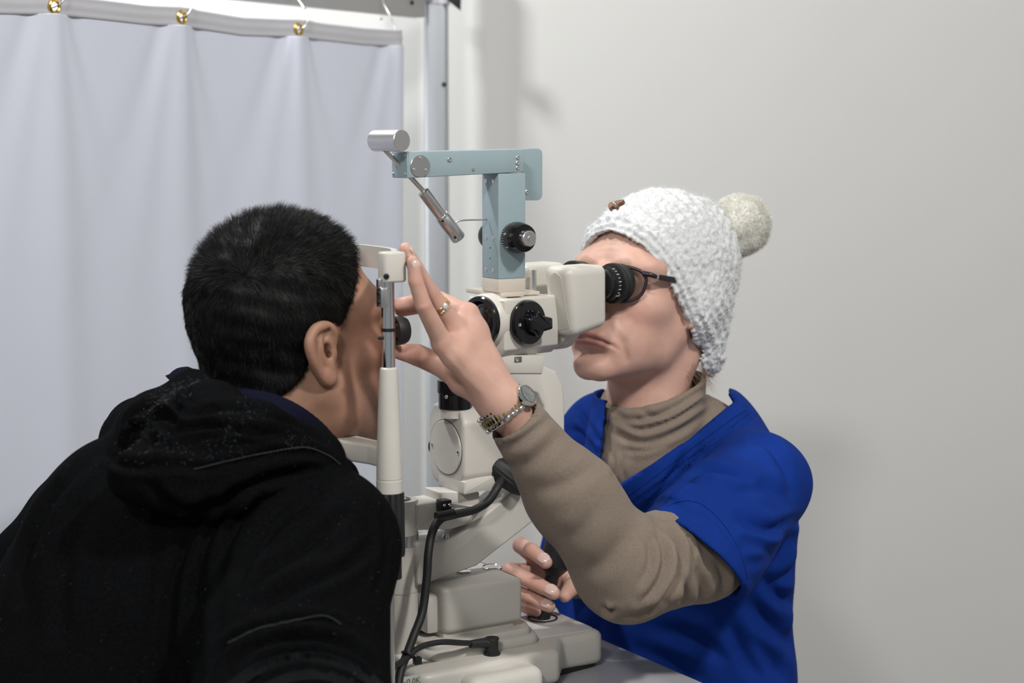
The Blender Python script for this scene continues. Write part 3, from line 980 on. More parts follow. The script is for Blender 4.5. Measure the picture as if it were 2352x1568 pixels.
# ---- tonometer on top of the microscope
S_ = 0.018
pt0, pt1 = IZ(1150, 683, -0.020), IZ(1150, 672, -0.020)
ton = Thing('tonometer', 'blue-grey L-shaped tonometer with black dial mounted above the microscope', 'tonometer', MI, base=(0, 0, pt0))
px0, px1 = IX(1150, 680, -0.020), IX(1205, 680, -0.020)
part('mounting_plate', box((px0, -0.020, pt0), (IX(1204, 676, -0.02), 0.058, pt1), 0.0008), M_CREAM_W, ton)
part('mounting_plate', box((px0 + 0.01, -0.006, pt0 - 0.0006), (IX(1240, 676, -0.006), 0.03, pt0 + 0.0035), 0.0006), M_CREAM_W, ton)
z0, z1, z2 = IZ(1145, 670, -S_), IZ(1145, 641, -S_), IZ(1145, 398, -S_)
xq1 = IX(1207, 540, -S_)
part('post_foot', box((-S_, -S_, pt1), (xq1, S_, z1 - 0.0002), 0.0006), M_CREAM_W, ton)
part('post', box((-S_, -S_, z1), (xq1, S_, z2), 0.0008), M_BLUE, ton)
# horizontal arm
ya = -0.019
a0 = [I(938, 348, ya), I(938, 409, ya), I(1203, 395, ya), I(1203, 342, ya)]
part('arm', prism([(q[0], q[2]) for q in a0], 1, ya, 0.017, 0.0008, 2), M_BLUE, ton)
xl = a0[0][0]
zl0, zl1 = a0[1][2] + 0.0005, a0[0][2] - 0.0005
part('arm_end_plate', box((xl - 0.0015, ya + 0.0005, zl0), (xl + 0.0005, 0.0165, zl1), 0.0003), M_BLUE, ton)
for dy in (ya + 0.004, 0.013):
    for zz in (zl0 + 0.004, zl1 - 0.004):
        part('arm_end_screw', screw((xl - 0.0015, dy, zz), (-1, 0, 0), 0.0016), M_STEEL, ton)
dc = I(964, 381, ya)
part('pivot_disc', lathe([(0.0122, 0), (0.0122, 0.0014), (0.0116, 0.002), (0.0002, 0.002)], dc, (0, -1, 0), 48), M_STEEL, ton, label='round brushed steel pivot cover')
for k in range(3):
    a = math.radians(88 + 120 * k)
    part('pivot_screw', screw(dc + np.array([0.0085 * math.cos(a), -0.002, 0.0085 * math.sin(a)]), (0, -1, 0), 0.0017), M_STEEL, ton)
part('arm_screw', screw(I(1032, 366, ya), (0, -1, 0), 0.0027, 0.0018), M_GOLD if False else M_STEEL, ton)
part('arm_screw', screw(I(1087, 388, ya), (0, -1, 0), 0.002, 0.0015), M_STEEL, ton)
part('arm_screw', screw(I(1189, 362, ya), (0, -1, 0), 0.0024, 0.0012), M_STEEL, ton)
part('arm_screw', screw(I(1189, 374, ya), (0, -1, 0), 0.0026, 0.0014), M_STEEL, ton)
part('arm_screw', screw(I(1189, 385, ya), (0, -1, 0), 0.0024, 0.0012), M_STEEL, ton)
# flat plate at the end of the arm
yp = 0.012
b = outline([(1200, 342), (1246, 340), (1246, 460), (1200, 460)], yp)
part('back_plate', prism(round_poly([b[0], b[1], b[2], b[3]], [0.001, 0.008, 0.008, 0.001], 5), 1, yp, yp + 0.003, 0.0005), M_BLUE, ton)
part('plate_screw', screw(I(1210, 441, yp), (0, -1, 0), 0.0028, 0.0012), M_STEEL, ton)
part('plate_screw', screw(I(1205, 409, yp), (0, -1, 0), 0.002, 0.0012), M_STEEL, ton)
# screws and holes of the post's left side
for (yy, py) in ((-0.007, 546), (0.009, 546), (-0.007, 620), (0.009, 620), (-0.007, 416), (0.009, 416)):
    zz = IZ(1130, py, 0)
    part('post_screw', screw((-S_, yy, zz), (-1, 0, 0), 0.0026, 0.0006), M_STEEL, ton)
for py in (569, 593):
    part('post_hole', lathe([(0.0009, -0.0002), (0.0009, 0.0003)], (-S_, 0.0, IZ(1130, py, 0)), (-1, 0, 0), 10), M_BLACK, ton)
# black measuring dial on the near side and its twin on the far side
dk = I(1180, 545, -S_)
part('dial', lathe([(0.0165, 0), (0.0175, 0.001), (0.0182, 0.008), (0.0172, 0.018), (0.0155, 0.023), (0.009, 0.025), (0.0002, 0.025)], dk, (0, -1, 0), 56), M_GLOSSB, ton, label='black numbered force dial')
dts = []
for k in range(22):
    a = math.radians(110 + k * 9)
    e = np.array([math.cos(a), 0, math.sin(a)])
    tt = np.array([-math.sin(a), 0, math.cos(a)])
    p = dk + e * 0.01785 + np.array([0, -0.0045, 0])
    dts.append(xf(box((-0.00015, -0.0013, -0.00022), (0.0003, 0.0013, 0.00022)), np.stack([e, np.array([0, 1.0, 0]), tt], 1), p))
part('dial_scale', join(*dts), M_WHITEMARK, ton, smooth=0, kind='stuff')
for s, a in (('6', 165), ('5', 215)):
    a = math.radians(a)
    e = np.array([math.cos(a), 0, math.sin(a)])
    tt = np.array([-math.sin(a), 0, math.cos(a)])
    part('dial_figure', text_geo(s, 0.007, dk + e * 0.0184 + np.array([0, -0.0095, 0]), tt, (0, -1.0, 0)), mat('cream_print', (0.75, 0.68, 0.42), 0.5) if 'cream_print' not in MATS else MATS['cream_print'], ton, smooth=0)
part('dial_hub', lathe([(0.0090, 0.024), (0.0090, 0.033), (0.0081, 0.034), (0.0030, 0.034), (0.0028, 0.0348), (0.0002, 0.035)], dk, (0, -1, 0), 36), M_STEEL, ton, label='steel hub with centre pin')
dk2 = np.array([dk[0] - 0.002, S_, dk[2]])
part('rear_dial', lathe([(0.0165, 0), (0.0175, 0.008), (0.0150, 0.015)], dk2, (0, 1, 0), 40), M_GLOSSB, ton)
part('rear_hub', lathe([(0.0085, 0.014), (0.0085, 0.026), (0.0075, 0.028)], dk2, (0, 1, 0), 32), M_STEEL, ton)
# swinging feeler arm with counterweight
cw = I(905, 323, -0.012)
part('counterweight', lathe([(0.0108, -0.020), (0.0118, -0.019), (0.0118, 0.0255), (0.0112, 0.0262), (0.0002, 0.0262)], I(888, 323, 0.0), (0.204, -0.976, 0), 56), M_CHROME if False else M_STEEL, ton, label='brushed steel counterweight')
yr = 0.0
part('feeler_rod', tube([I(880, 340, yr), I(985, 452, yr)], 0.0026, 16, 1), M_STEEL, ton)
f0, f1 = I(972, 440, yr), I(1054, 548, yr)
fd = f1 - f0
fl = float(np.linalg.norm(fd))
part('feeler_sleeve', lathe([(0.0042, -0.001), (0.0066, 0), (0.0068, 0.001), (0.0068, fl * 0.52)], f0, fd, 36), M_STEEL, ton)
part('prism_holder', lathe([(0.0068, fl * 0.50), (0.0080, fl * 0.505), (0.0080, fl * 0.55), (0.0084, fl * 0.56), (0.0084, fl * 0.98), (0.0076, fl), (0.0002, fl)], f0, fd, 36), M_STEEL, ton)
for t in (0.55, 0.9):
    q = f0 + fd * t
    part('holder_screw', lathe([(0.0014, 0), (0.0014, 0.0004)], q + np.array([-0.0042, -0.0066, -0.0035]), (-0.5, -0.8, -0.35), 12), M_BLACK, ton)
part('feeler_wire', tube([I(1046, 512, 0.004), I(1054, 507, 0.004), I(1075, 505, 0.004), I(1118, 504, 0.004)], 0.0011, 10, 4), M_STEEL, ton, smooth=180)

# ---- hand-held examination lens between the examiner's finger and thumb
lc = I(916, 759, -0.055)
hl = Thing('handheld_lens', 'small black-rimmed examination lens pinched before the patient eye', 'lens', MI, base=lc)
part('rim', lathe([(0.0125, -0.006), (0.0152, -0.006), (0.0158, -0.004), (0.0152, 0.004), (0.0135, 0.008), (0.0115, 0.009), (0.0112, 0.004), (0.0125, -0.006)], lc, (1, 0, 0), 48, caps=False), M_RUBBER, hl, label='black rim')
part('glass', lathe([(0.0002, -0.005), (0.007, -0.0035), (0.0122, 0.0), (0.0122, 0.003), (0.007, 0.0065), (0.0002, 0.0075)], lc, (1, 0, 0), 40), M_DGLASS, hl)

# ------------------------------------------------------------------ implicit surfaces for bodies and cloth
F32 = np.float32


def smin(a, b, k):
    h = np.maximum(k - np.abs(a - b), 0) / k
    return np.minimum(a, b) - h * h * k * 0.25


def smax(a, b, k):
    return -smin(-a, -b, k)


def sph(p, c, r):
    return np.linalg.norm(p - np.asarray(c, F32), axis=1) - F32(r)


def ell(p, c, r, R=None):
    q = p - np.asarray(c, F32)
    if R is not None:
        q = q @ np.asarray(R, F32)
    r = np.asarray(r, F32)
    k0 = np.linalg.norm(q / r, axis=1)
    k1 = np.linalg.norm(q / (r * r), axis=1) + 1e-9
    return k0 * (k0 - 1) / k1


def cap(p, a, b, r1, r2=None):
    a, b = np.asarray(a, F32), np.asarray(b, F32)
    r2 = r1 if r2 is None else r2
    ba = b - a
    q = p - a
    t = np.clip(q @ ba / (ba @ ba), 0, 1)
    return np.linalg.norm(q - t[:, None] * ba, axis=1) - (r1 + (r2 - r1) * t)


def chain(p, pts, rad, k=0.006):
    d = None
    for i in range(len(pts) - 1):
        e = cap(p, pts[i], pts[i + 1], rad[i], rad[i + 1])
        d = e if d is None else smin(d, e, k)
    return d


def within(p, c, R, fn):
    """fn evaluated only inside a ball that holds its whole shape (at least 3 cm clear of the rim)"""
    dc = np.linalg.norm(p - np.asarray(c), axis=1)
    d = (dc - R + 0.03).astype(F32)
    m = dc < R
    if m.any():
        d[m] = fn(p[m])
    return d


def poly_px(p, poly):
    """signed pixel distance (negative inside) from projected points to an outline"""
    q = project(p)
    P = np.asarray(poly, float)
    n = len(P)
    d = np.full(len(q), 1e9)
    s = np.ones(len(q))
    for i in range(n):
        a, b = P[i], P[i - 1]
        e, w = b - a, q - a
        t = np.clip((w @ e) / (e @ e), 0, 1)
        d = np.minimum(d, np.linalg.norm(w - t[:, None] * e, axis=1))
        c1, c2 = q[:, 1] >= a[1], q[:, 1] < b[1]
        c3 = e[0] * w[:, 1] > e[1] * w[:, 0]
        fl = (c1 & c2 & c3) | (~c1 & ~c2 & ~c3)
        s = np.where(fl, -s, s)
    return s * d


def line_px(q, pts):
    """pixel distance to an open polyline, and how far along it (0..1)"""
    P = np.asarray(pts, float)
    d = np.full(len(q), 1e9)
    u = np.zeros(len(q))
    side = np.zeros(len(q))
    n = len(P) - 1
    for i in range(n):
        e, w = P[i + 1] - P[i], q - P[i]
        t = np.clip((w @ e) / (e @ e), 0, 1)
        v = w - t[:, None] * e
        dd = np.linalg.norm(v, axis=1)
        m = dd < d
        d = np.where(m, dd, d)
        u = np.where(m, (i + t) / n, u)
        side = np.where(m, np.sign(e[0] * w[:, 1] - e[1] * w[:, 0]), side)
    return d, u, side


def surface(f, lo, hi, h, B=8, slack=2.2):
    """naive surface nets over f (negative inside), evaluated only near the surface"""
    lo = np.asarray(lo, float)
    nb = np.ceil((np.asarray(hi) - lo) / (h * B)).astype(int)
    n = nb * B + 1
    D = np.ones(tuple(n), F32)
    ci = np.stack(np.meshgrid(*[np.arange(k) for k in nb], indexing='ij'), -1).reshape(-1, 3)
    cc = (lo + (ci + 0.5) * B * h).astype(F32)
    dc = np.concatenate([f(cc[i:i + 200000]) for i in range(0, len(cc), 200000)])
    near = np.abs(dc) < h * B * 0.87 * slack
    for b in ci[dc < 0]:
        D[b[0] * B:b[0] * B + B + 1, b[1] * B:b[1] * B + B + 1, b[2] * B:b[2] * B + B + 1] = -1
    loc = np.stack(np.meshgrid(*[np.arange(B + 1)] * 3, indexing='ij'), -1).reshape(-1, 3)
    act = ci[near]
    step = 400
    for i in range(0, len(act), step):
        ids = (act[i:i + step, None, :] * B + loc[None]).reshape(-1, 3)
        D[ids[:, 0], ids[:, 1], ids[:, 2]] = f((lo + ids * h).astype(F32))
    S = D < 0
    cnt = np.zeros(tuple(n - 1), np.int8)
    for dx in (0, 1):
        for dy in (0, 1):
            for dz in (0, 1):
                cnt += S[dx:n[0] - 1 + dx, dy:n[1] - 1 + dy, dz:n[2] - 1 + dz]
    A = (cnt > 0) & (cnt < 8)
    c = np.argwhere(A)
    idx = np.full(tuple(n - 1), -1, np.int32)
    idx[A] = np.arange(len(c))
    corners = [(0, 0, 0), (1, 0, 0), (0, 1, 0), (1, 1, 0), (0, 0, 1), (1, 0, 1), (0, 1, 1), (1, 1, 1)]
    val = [D[c[:, 0] + a, c[:, 1] + b, c[:, 2] + d] for a, b, d in corners]
    acc = np.zeros((len(c), 3))
    num = np.zeros(len(c))
    for i in range(8):
        for j in range(i + 1, 8):
            df = np.array(corners[j]) - np.array(corners[i])
            if abs(df).sum() != 1:
                continue
            cr = (val[i] < 0) != (val[j] < 0)
            t = val[i] / np.where(cr, val[i] - val[j], 1)
            acc += np.where(cr[:, None], np.array(corners[i]) + t[:, None] * df, 0)
            num += cr
    v = lo + (c + acc / num[:, None]) * h
    fs = []
    for ax in range(3):
        o1, o2 = [(1, 2), (2, 0), (0, 1)][ax]
        sl0 = [slice(None)] * 3
        sl1 = [slice(None)] * 3
        sl0[ax], sl1[ax] = slice(0, n[ax] - 1), slice(1, n[ax])
        a, b = S[tuple(sl0)], S[tuple(sl1)]
        e = np.argwhere(a != b)
        m = (e[:, o1] > 0) & (e[:, o2] > 0) & (e[:, o1] < n[o1] - 1) & (e[:, o2] < n[o2] - 1)
        e = e[m]
        flip = a[e[:, 0], e[:, 1], e[:, 2]]

        def g(d1, d2):
            k = e.copy()
            k[:, o1] -= d1
            k[:, o2] -= d2
            return idx[k[:, 0], k[:, 1], k[:, 2]]
        q = np.stack([g(1, 1), g(0, 1), g(0, 0), g(1, 0)], 1)
        q[~flip] = q[~flip][:, ::-1]
        fs.append(q)
    return v, np.concatenate(fs)


def normals(v, f):
    a, b, c, d = (v[f[:, k]] for k in range(4))
    fn = np.cross(c - a, d - b)
    n = np.zeros_like(v)
    for k in range(4):
        np.add.at(n, f[:, k], fn)
    return n / (np.linalg.norm(n, axis=1)[:, None] + 1e-12)


def relax(v, f, it=2, lam=0.5):
    for _ in range(it):
        s = np.zeros_like(v)
        c = np.zeros(len(v))
        for i, j in ((0, 1), (1, 2), (2, 3), (3, 0)):
            np.add.at(s, f[:, i], v[f[:, j]])
            np.add.at(s, f[:, j], v[f[:, i]])
            np.add.at(c, f[:, i], 1)
            np.add.at(c, f[:, j], 1)
        v = v + lam * (s / np.maximum(c, 1)[:, None] - v)
    return v


def facing(v, n):
    w = CAM - v
    w /= np.linalg.norm(w, axis=1)[:, None]
    return np.clip((np.sum(n * w, 1)) * 2.5, 0, 1)


def creases(v, f, lines, it=1):
    """press folds into a cloth surface: each is (pixel polyline, width px, depth m, bulge)"""
    n = normals(v, f)
    q = project(v)
    fc = facing(v, n)
    off = np.zeros(len(v))
    for pts, w, dep, bul in lines:
        d, u, s = line_px(q, smooth_path([np.array(p, float) for p in pts], 5))
        taper = np.sin(np.pi * np.clip(u * 0.94 + 0.03, 0, 1)) ** 0.6
        off += taper * (-dep * np.exp(-(d / w) ** 2) + bul * np.exp(-((d - 2.0 * w) / (1.3 * w)) ** 2))
    return v + n * (off * fc)[:, None]


def vnoise(v, scale, seed=0, octaves=1):
    """cheap smooth noise in -1..1"""
    rng = np.random.RandomState(seed)
    s = np.zeros(len(v))
    amp = 1.0
    tot = 0
    for o in range(octaves):
        for k in range(6):
            d = rng.randn(3)
            d /= np.linalg.norm(d)
            s += amp * np.sin((v @ d) * scale * (0.7 + 0.6 * rng.rand()) + rng.rand() * 6.28)
        tot += amp * 2.4
        amp *= 0.5
        scale *= 2.1
    return s / tot


def worley(v, cell, seed=1, stretch=None):
    """distance to the nearest of jittered cell points, in cells"""
    q = v / cell
    b = np.floor(q).astype(np.int64)
    best = np.full(len(v), 9.0)
    for dx in (-1, 0, 1):
        for dy in (-1, 0, 1):
            for dz in (-1, 0, 1):
                c = b + np.array([dx, dy, dz])
                hsh = (c[:, 0] * 73856093 ^ c[:, 1] * 19349663 ^ c[:, 2] * 83492791 ^ seed * 2654435) & 0x7fffffff
                j = np.stack([(hsh * m % 10007) / 10007.0 for m in (1, 31, 977)], 1)
                best = np.minimum(best, np.linalg.norm(q - c - j, axis=1))
    return best


def paint(o, cols, name='tint'):
    a = o.data.color_attributes.new(name, 'FLOAT_COLOR', 'POINT')
    a.data.foreach_set('color', np.concatenate([cols, np.ones((len(cols), 1))], 1).astype(F32).ravel())


def strands(roots, dirs, lens, rad, seg=3, bend=None, side=None):
    """many thin tapering ribbons as one mesh"""
    n = len(roots)
    sd = np.cross(dirs, np.random.RandomState(5).randn(n, 3)) if side is None else side
    sd /= np.linalg.norm(sd, axis=1)[:, None] + 1e-9
    vs = []
    for k in range(seg + 1):
        t = k / seg
        c = roots + dirs * (lens * t)[:, None]
        if bend is not None:
            c = c + bend * (lens * t * t)[:, None]
        w = rad * (1 - 0.8 * t)
        vs.append(np.stack([c - sd * w, c + sd * w], 1))
    V = np.stack(vs, 1).reshape(n, -1, 3)
    m = (seg + 1) * 2
    base = (np.arange(n) * m)[:, None]
    fs = [np.stack([base[:, 0] + 2 * k, base[:, 0] + 2 * k + 1, base[:, 0] + 2 * k + 3, base[:, 0] + 2 * k + 2], 1) for k in range(seg)]
    return V.reshape(-1, 3), np.concatenate(fs)


def sample_faces(v, f, count, weight=None, seed=3):
    rng = np.random.RandomState(seed)
    a, b, c, d = (v[f[:, k]] for k in range(4))
    ar = np.linalg.norm(np.cross(c - a, d - b), axis=1)
    if weight is not None:
        ar = ar * weight
    i = rng.choice(len(f), count, p=ar / ar.sum())
    s, t = rng.rand(count, 1), rng.rand(count, 1)
    p = (a[i] * (1 - s) + b[i] * s) * (1 - t) + (d[i] * (1 - s) + c[i] * s) * t
    n = np.cross(c[i] - a[i], d[i] - b[i])
    return p, n / (np.linalg.norm(n, axis=1)[:, None] + 1e-12), i

# ------------------------------------------------------------------ the examiner
M_SKIN_W = mat('fair_skin', (0.56, 0.36, 0.29), 0.5, sss=0.12, bump=0.12, bscale=420, bdist=0.0006, var=0.07, vscale=55, attr='tint', spec=0.35)
M_SCRUB = mat('royal_blue_scrub_cotton', (0.006, 0.030, 0.205), 0.85, spec=0.08, bump=0.25, bscale=1500, bdist=0.0004, var=0.05, vscale=60)
M_KNIT = mat('taupe_jersey', (0.215, 0.172, 0.138), 0.9, spec=0.1, bump=0.35, bscale=900, bdist=0.0006, sheen=0.08, var=0.15, vscale=1000, stretch=(1, 1, 0.5))
M_HAT = mat('white_boucle_yarn', (0.66, 0.675, 0.68), 0.9, spec=0.1, bump=0.5, bscale=1100, bdist=0.0008, sheen=0.3)
M_POM = mat('ivory_pompom_yarn', (0.74, 0.73, 0.67), 0.9, spec=0.1, sheen=0.3)
M_NAIL = mat('pale_nail_polish', (0.66, 0.47, 0.42), 0.15, coat=0.6, var=0.06, vscale=900)
M_FRAMEB = mat('dark_spectacle_frame', (0.020, 0.014, 0.020), 0.3)
M_BROWN = mat('brown_leather_tag', (0.20, 0.10, 0.045), 0.5, var=0.2, vscale=300)
M_HAIRF = mat('fair_brown_hair', (0.23, 0.15, 0.085), 0.5)

THH = math.radians(47)
TILT = math.radians(-9)
uH = np.array([math.cos(THH), math.sin(THH), 0])
wH = np.array([math.sin(THH), -math.cos(THH), 0])
RH = np.stack([wH, uH, [0, 0, 1.0]], 1) @ rotx(TILT)
HC = np.array([0.1700, 0.182, 1.190])
MH = frame(HC, RH)


def head_w(p, ears=True, soft=1.0):
    """face towards -y, z up, origin between the ears at eye level (p in metres, n x 3)"""
    a = np.abs(p[:, 0])
    m = np.stack([a, p[:, 1], p[:, 2]], 1)
    d = ell(p, (0, 0.012, 0.035), (0.073, 0.090, 0.085))
    d = smin(d, ell(p, (0, -0.030, -0.020), (0.062, 0.062, 0.088)), 0.02)
    d = smin(d, ell(m, (0.036, -0.058, 0.020), (0.030, 0.028, 0.018)), 0.025)              # brow
    d = smin(d, ell(m, (0.046, -0.052, -0.028), (0.022, 0.026, 0.020)), 0.02)             # cheekbone
    d = smin(d, chain(m, [(0.047, 0.000, -0.054), (0.040, -0.022, -0.080), (0.014, -0.084, -0.104)], [0.012, 0.013, 0.016], 0.012), 0.040)
    d = smin(d, ell(p, (0, -0.045, -0.070), (0.046, 0.044, 0.044)), 0.02)
    d = smin(d, ell(p, (0, -0.0905, -0.104), (0.019, 0.016, 0.016)), 0.014)                # chin
    d = smin(d, ell(p, (0, -0.084, -0.068), (0.036, 0.021, 0.024)), 0.018)                # muzzle
    d = smin(d, ell(m, (0.034, -0.060, -0.066), (0.018, 0.018, 0.028)), 0.025)             # lower cheek
    # sockets, eyes and lids
    d = smax(d, -ell(m, (0.031, -0.096, 0.001), (0.020, 0.017, 0.012)), 0.014)
    d = smin(d, sph(m, (0.031, -0.0755, 0.0), 0.0135), 0.004)
    d = smin(d, chain(m, [(0.019, -0.086, -0.001), (0.030, -0.0905, 0.0055), (0.044, -0.080, -0.001)], [0.0022, 0.0030, 0.0022], 0.002), 0.004)
    d = smin(d, chain(m, [(0.019, -0.086, -0.002), (0.031, -0.0890, -0.0065), (0.044, -0.080, -0.002)], [0.002, 0.0026, 0.002], 0.002), 0.005)
    # nose
    d = smin(d, chain(p, [(0, -0.090, 0.010), (0, -0.104, -0.010), (0, -0.117, -0.030), (0, -0.119, -0.036)], [0.008, 0.008, 0.0095, 0.0095], 0.006), 0.012)
    d = smin(d, ell(m, (0.012, -0.105, -0.039), (0.008, 0.010, 0.008)), 0.008)
    d = smax(d, -ell(m, (0.006, -0.113, -0.047), (0.0035, 0.006, 0.004)), 0.003)
    # lips: a thin wide mouth, corners drawn down
    d = smin(d, chain(m, [(0, -0.1055, -0.0660), (0.016, -0.1025, -0.0675), (0.033, -0.0885, -0.0765)], [0.0038, 0.0036, 0.002], 0.004), 0.007)
    d = smin(d, chain(m, [(0, -0.1035, -0.0755), (0.016, -0.0995, -0.0768), (0.031, -0.0875, -0.0800)], [0.0050, 0.0046, 0.002], 0.004), 0.007)
    d = smax(d, -chain(m, [(0, -0.1098, -0.0706), (0.017, -0.1062, -0.0722), (0.033, -0.0940, -0.0775), (0.0370, -0.0895, -0.0820)], [0.0016, 0.0016, 0.0014, 0.0008], 0.001), 0.003)
    d = smax(d, -chain(m, [(0, -0.1085, -0.0880), (0.019, -0.1015, -0.0890)], [0.005, 0.004], 0.004), 0.012)    # groove over the chin
    d = smax(d, -chain(m, [(0.0190, -0.1085, -0.042), (0.0320, -0.0985, -0.056), (0.0420, -0.0890, -0.074), (0.0440, -0.0830, -0.092)], [0.0002, 0.0006, 0.0006, 0.0002], 0.003), 0.012)
    # ears
    e = ell(m, (0.0700, 0.012, -0.014), (0.006, 0.016, 0.030), rotx(0.25))
    e = smin(e, chain(m, [(0.0725, -0.003, -0.004), (0.0735, 0.016, 0.014), (0.0735, 0.024, 0.002), (0.0730, 0.014, -0.026), (0.072, 0.004, -0.042)], [0.003, 0.0032, 0.0034, 0.003, 0.005], 0.004), 0.006)
    if ears:
        d = smin(d, e, 0.006)
    # neck
    d = smin(d, cap(p, (0, 0.022, -0.065), (0, 0.036, -0.20), 0.050, 0.048), 0.03)
    d = smin(d, chain(m, [(0.044, 0.045, -0.075), (0.030, 0.012, -0.14), (0.014, -0.008, -0.19)], [0.012, 0.011, 0.009], 0.01), 0.03)
    return d


# joints of the body, world coordinates
neckb = to_world(MH, (0, 0.045, -0.185))
shL, elL = at(1738, 1112, 0.08), at(1440, 1308, -0.13)
mdL = at(1606, 1262, -0.045)
wrL = at(1152, 925, -0.185)
shR, elR, wrR = at(1395, 1010, 0.33), at(1425, 1300, 0.37), at(1296, 1318, 0.135)
tors = at(1575, 1150, 0.235)
TT = math.radians(42)
uT = np.array([math.cos(TT), math.sin(TT), 0])
wT = np.array([math.sin(TT), -math.cos(TT), 0])
RT = np.stack([wT, uT, [0, 0, 1.0]], 1)
MT = frame(tors, RT)
LH = dict(
    little=[at(1018, 790, -0.212), at(972, 700, -0.236), at(955, 645, -0.240), at(948, 601, -0.240)],
    ring=[at(1044, 752, -0.186), at(988, 672, -0.208), at(954, 614, -0.222), at(931, 571, -0.230)],
    middle=[at(1074, 722, -0.166), at(1010, 690, -0.128), at(960, 692, -0.116), at(914, 700, -0.114)],
    index=[at(1068, 745, -0.148), at(1015, 712, -0.104), at(965, 702, -0.098), at(922, 712, -0.100)],
    thumb=[at(1066, 872, -0.165), at(1012, 838, -0.132), at(958, 815, -0.118), at(915, 806, -0.116)])
LR = dict(little=[0.0105, 0.0085, 0.0076, 0.0062], ring=[0.0112, 0.0092, 0.0080, 0.0064], middle=[0.0112, 0.0098, 0.0086, 0.0072],
          index=[0.0112, 0.0096, 0.0086, 0.0074], thumb=[0.015, 0.0125, 0.0118, 0.0088])
RHJ = dict(
    index=[at(1238, 1286, 0.105), at(1196, 1252, 0.050), at(1224, 1266, 0.022), at(1254, 1291, 0.006)],
    middle=[at(1232, 1312, 0.108), at(1172, 1310, 0.055), at(1232, 1340, 0.020), at(1272, 1362, 0.004)],
    ring=[at(1236, 1338, 0.112), at(1176, 1356, 0.060), at(1222, 1376, 0.026), at(1262, 1392, 0.012)],
    little=[at(1242, 1362, 0.118), at(1200, 1388, 0.080), at(1220, 1400, 0.055), at(1238, 1405, 0.045)],
    thumb=[at(1300, 1330, 0.125), at(1322, 1330, 0.09), at(1312, 1350, 0.062), at(1298, 1368, 0.045)])
RR = dict(index=[0.0105, 0.0098, 0.0088, 0.0078], middle=[0.0105, 0.0100, 0.0090, 0.0080], ring=[0.0105, 0.0096, 0.0086, 0.0074],
          little=[0.010, 0.0085, 0.0075, 0.0065], thumb=[0.013, 0.0115, 0.0105, 0.008])


def hand(p, J, Rd, W0, wr, k=0.010):
    d = None
    for n_ in ('index', 'middle', 'ring', 'little'):
        e = cap(p, W0, J[n_][0], wr, Rd[n_][0] * 1.12)
        d = e if d is None else smin(d, e, 0.014)
    ns = ('index', 'middle', 'ring', 'little')
    for a_, b_ in zip(ns[:-1], ns[1:]):
        d = smin(d, cap(p, (J[a_][0] * 0.8 + W0 * 0.2), (J[b_][0] * 0.8 + W0 * 0.2), Rd[a_][0] * 0.9), 0.012)
    d = smin(d, cap(p, W0, J['thumb'][0], wr * 0.9, Rd['thumb'][0]), 0.016)
    d = smin(d, cap(p, J['thumb'][0], (J['index'][0] + W0) / 2, Rd['thumb'][0] * 0.8, 0.010), 0.016)
    fing = None
    for n_ in ns + ('thumb',):
        e = chain(p, J[n_], Rd[n_], 0.0015)
        d = smin(d, e, 0.005) if fing is None else smin(d, e, 0.005)
    return d


def body_w(p):
    d = within(p, HC + np.array([0, 0, -0.03]), 0.24, lambda g: head_w(to_local(MH, g).astype(F32)))
    t = to_local(MT, p).astype(F32)
    d = smin(d, cap(p, neckb, tors + np.array([0, 0, -0.02]), 0.040, 0.06), 0.03)
    d = smin(d, ell(t, (0, 0, -0.02), (0.135, 0.08, 0.16)), 0.04)
    d = smin(d, ell(t, (0, 0.0, -0.22), (0.125, 0.09, 0.18)), 0.05)
    d = smin(d, chain(p, [tors + np.array([0, 0, 0.04]), shL, mdL, elL], [0.05, 0.042, 0.040, 0.032], 0.02), 0.03)
    d = smin(d, cap(p, elL, wrL, 0.034, 0.0195), 0.02)
    d = smin(d, chain(p, [tors + np.array([0, 0, 0.05]), shR, elR], [0.05, 0.042, 0.034], 0.02), 0.03)
    d = smin(d, cap(p, elR, wrR, 0.034, 0.024), 0.02)
    h1 = within(p, LH['little'][0] * 0.5 + LH['middle'][1] * 0.5, 0.185, lambda g: hand(g, LH, LR, wrL, 0.0175))
    h2 = within(p, RHJ['middle'][1], 0.165, lambda g: hand(g, RHJ, RR, wrR, 0.022))
    d = smin(d, h1, 0.012)
    d = smin(d, h2, 0.012)
    return d


wom = Thing('person', 'woman in white hat, glasses and blue scrub top looking into the slit lamp', 'person', base=(tors[0], tors[1], 0.0))
bv, bf = surface(body_w, (-0.18, -0.28, 0.72), (0.46, 0.48, 1.34), 0.0019)
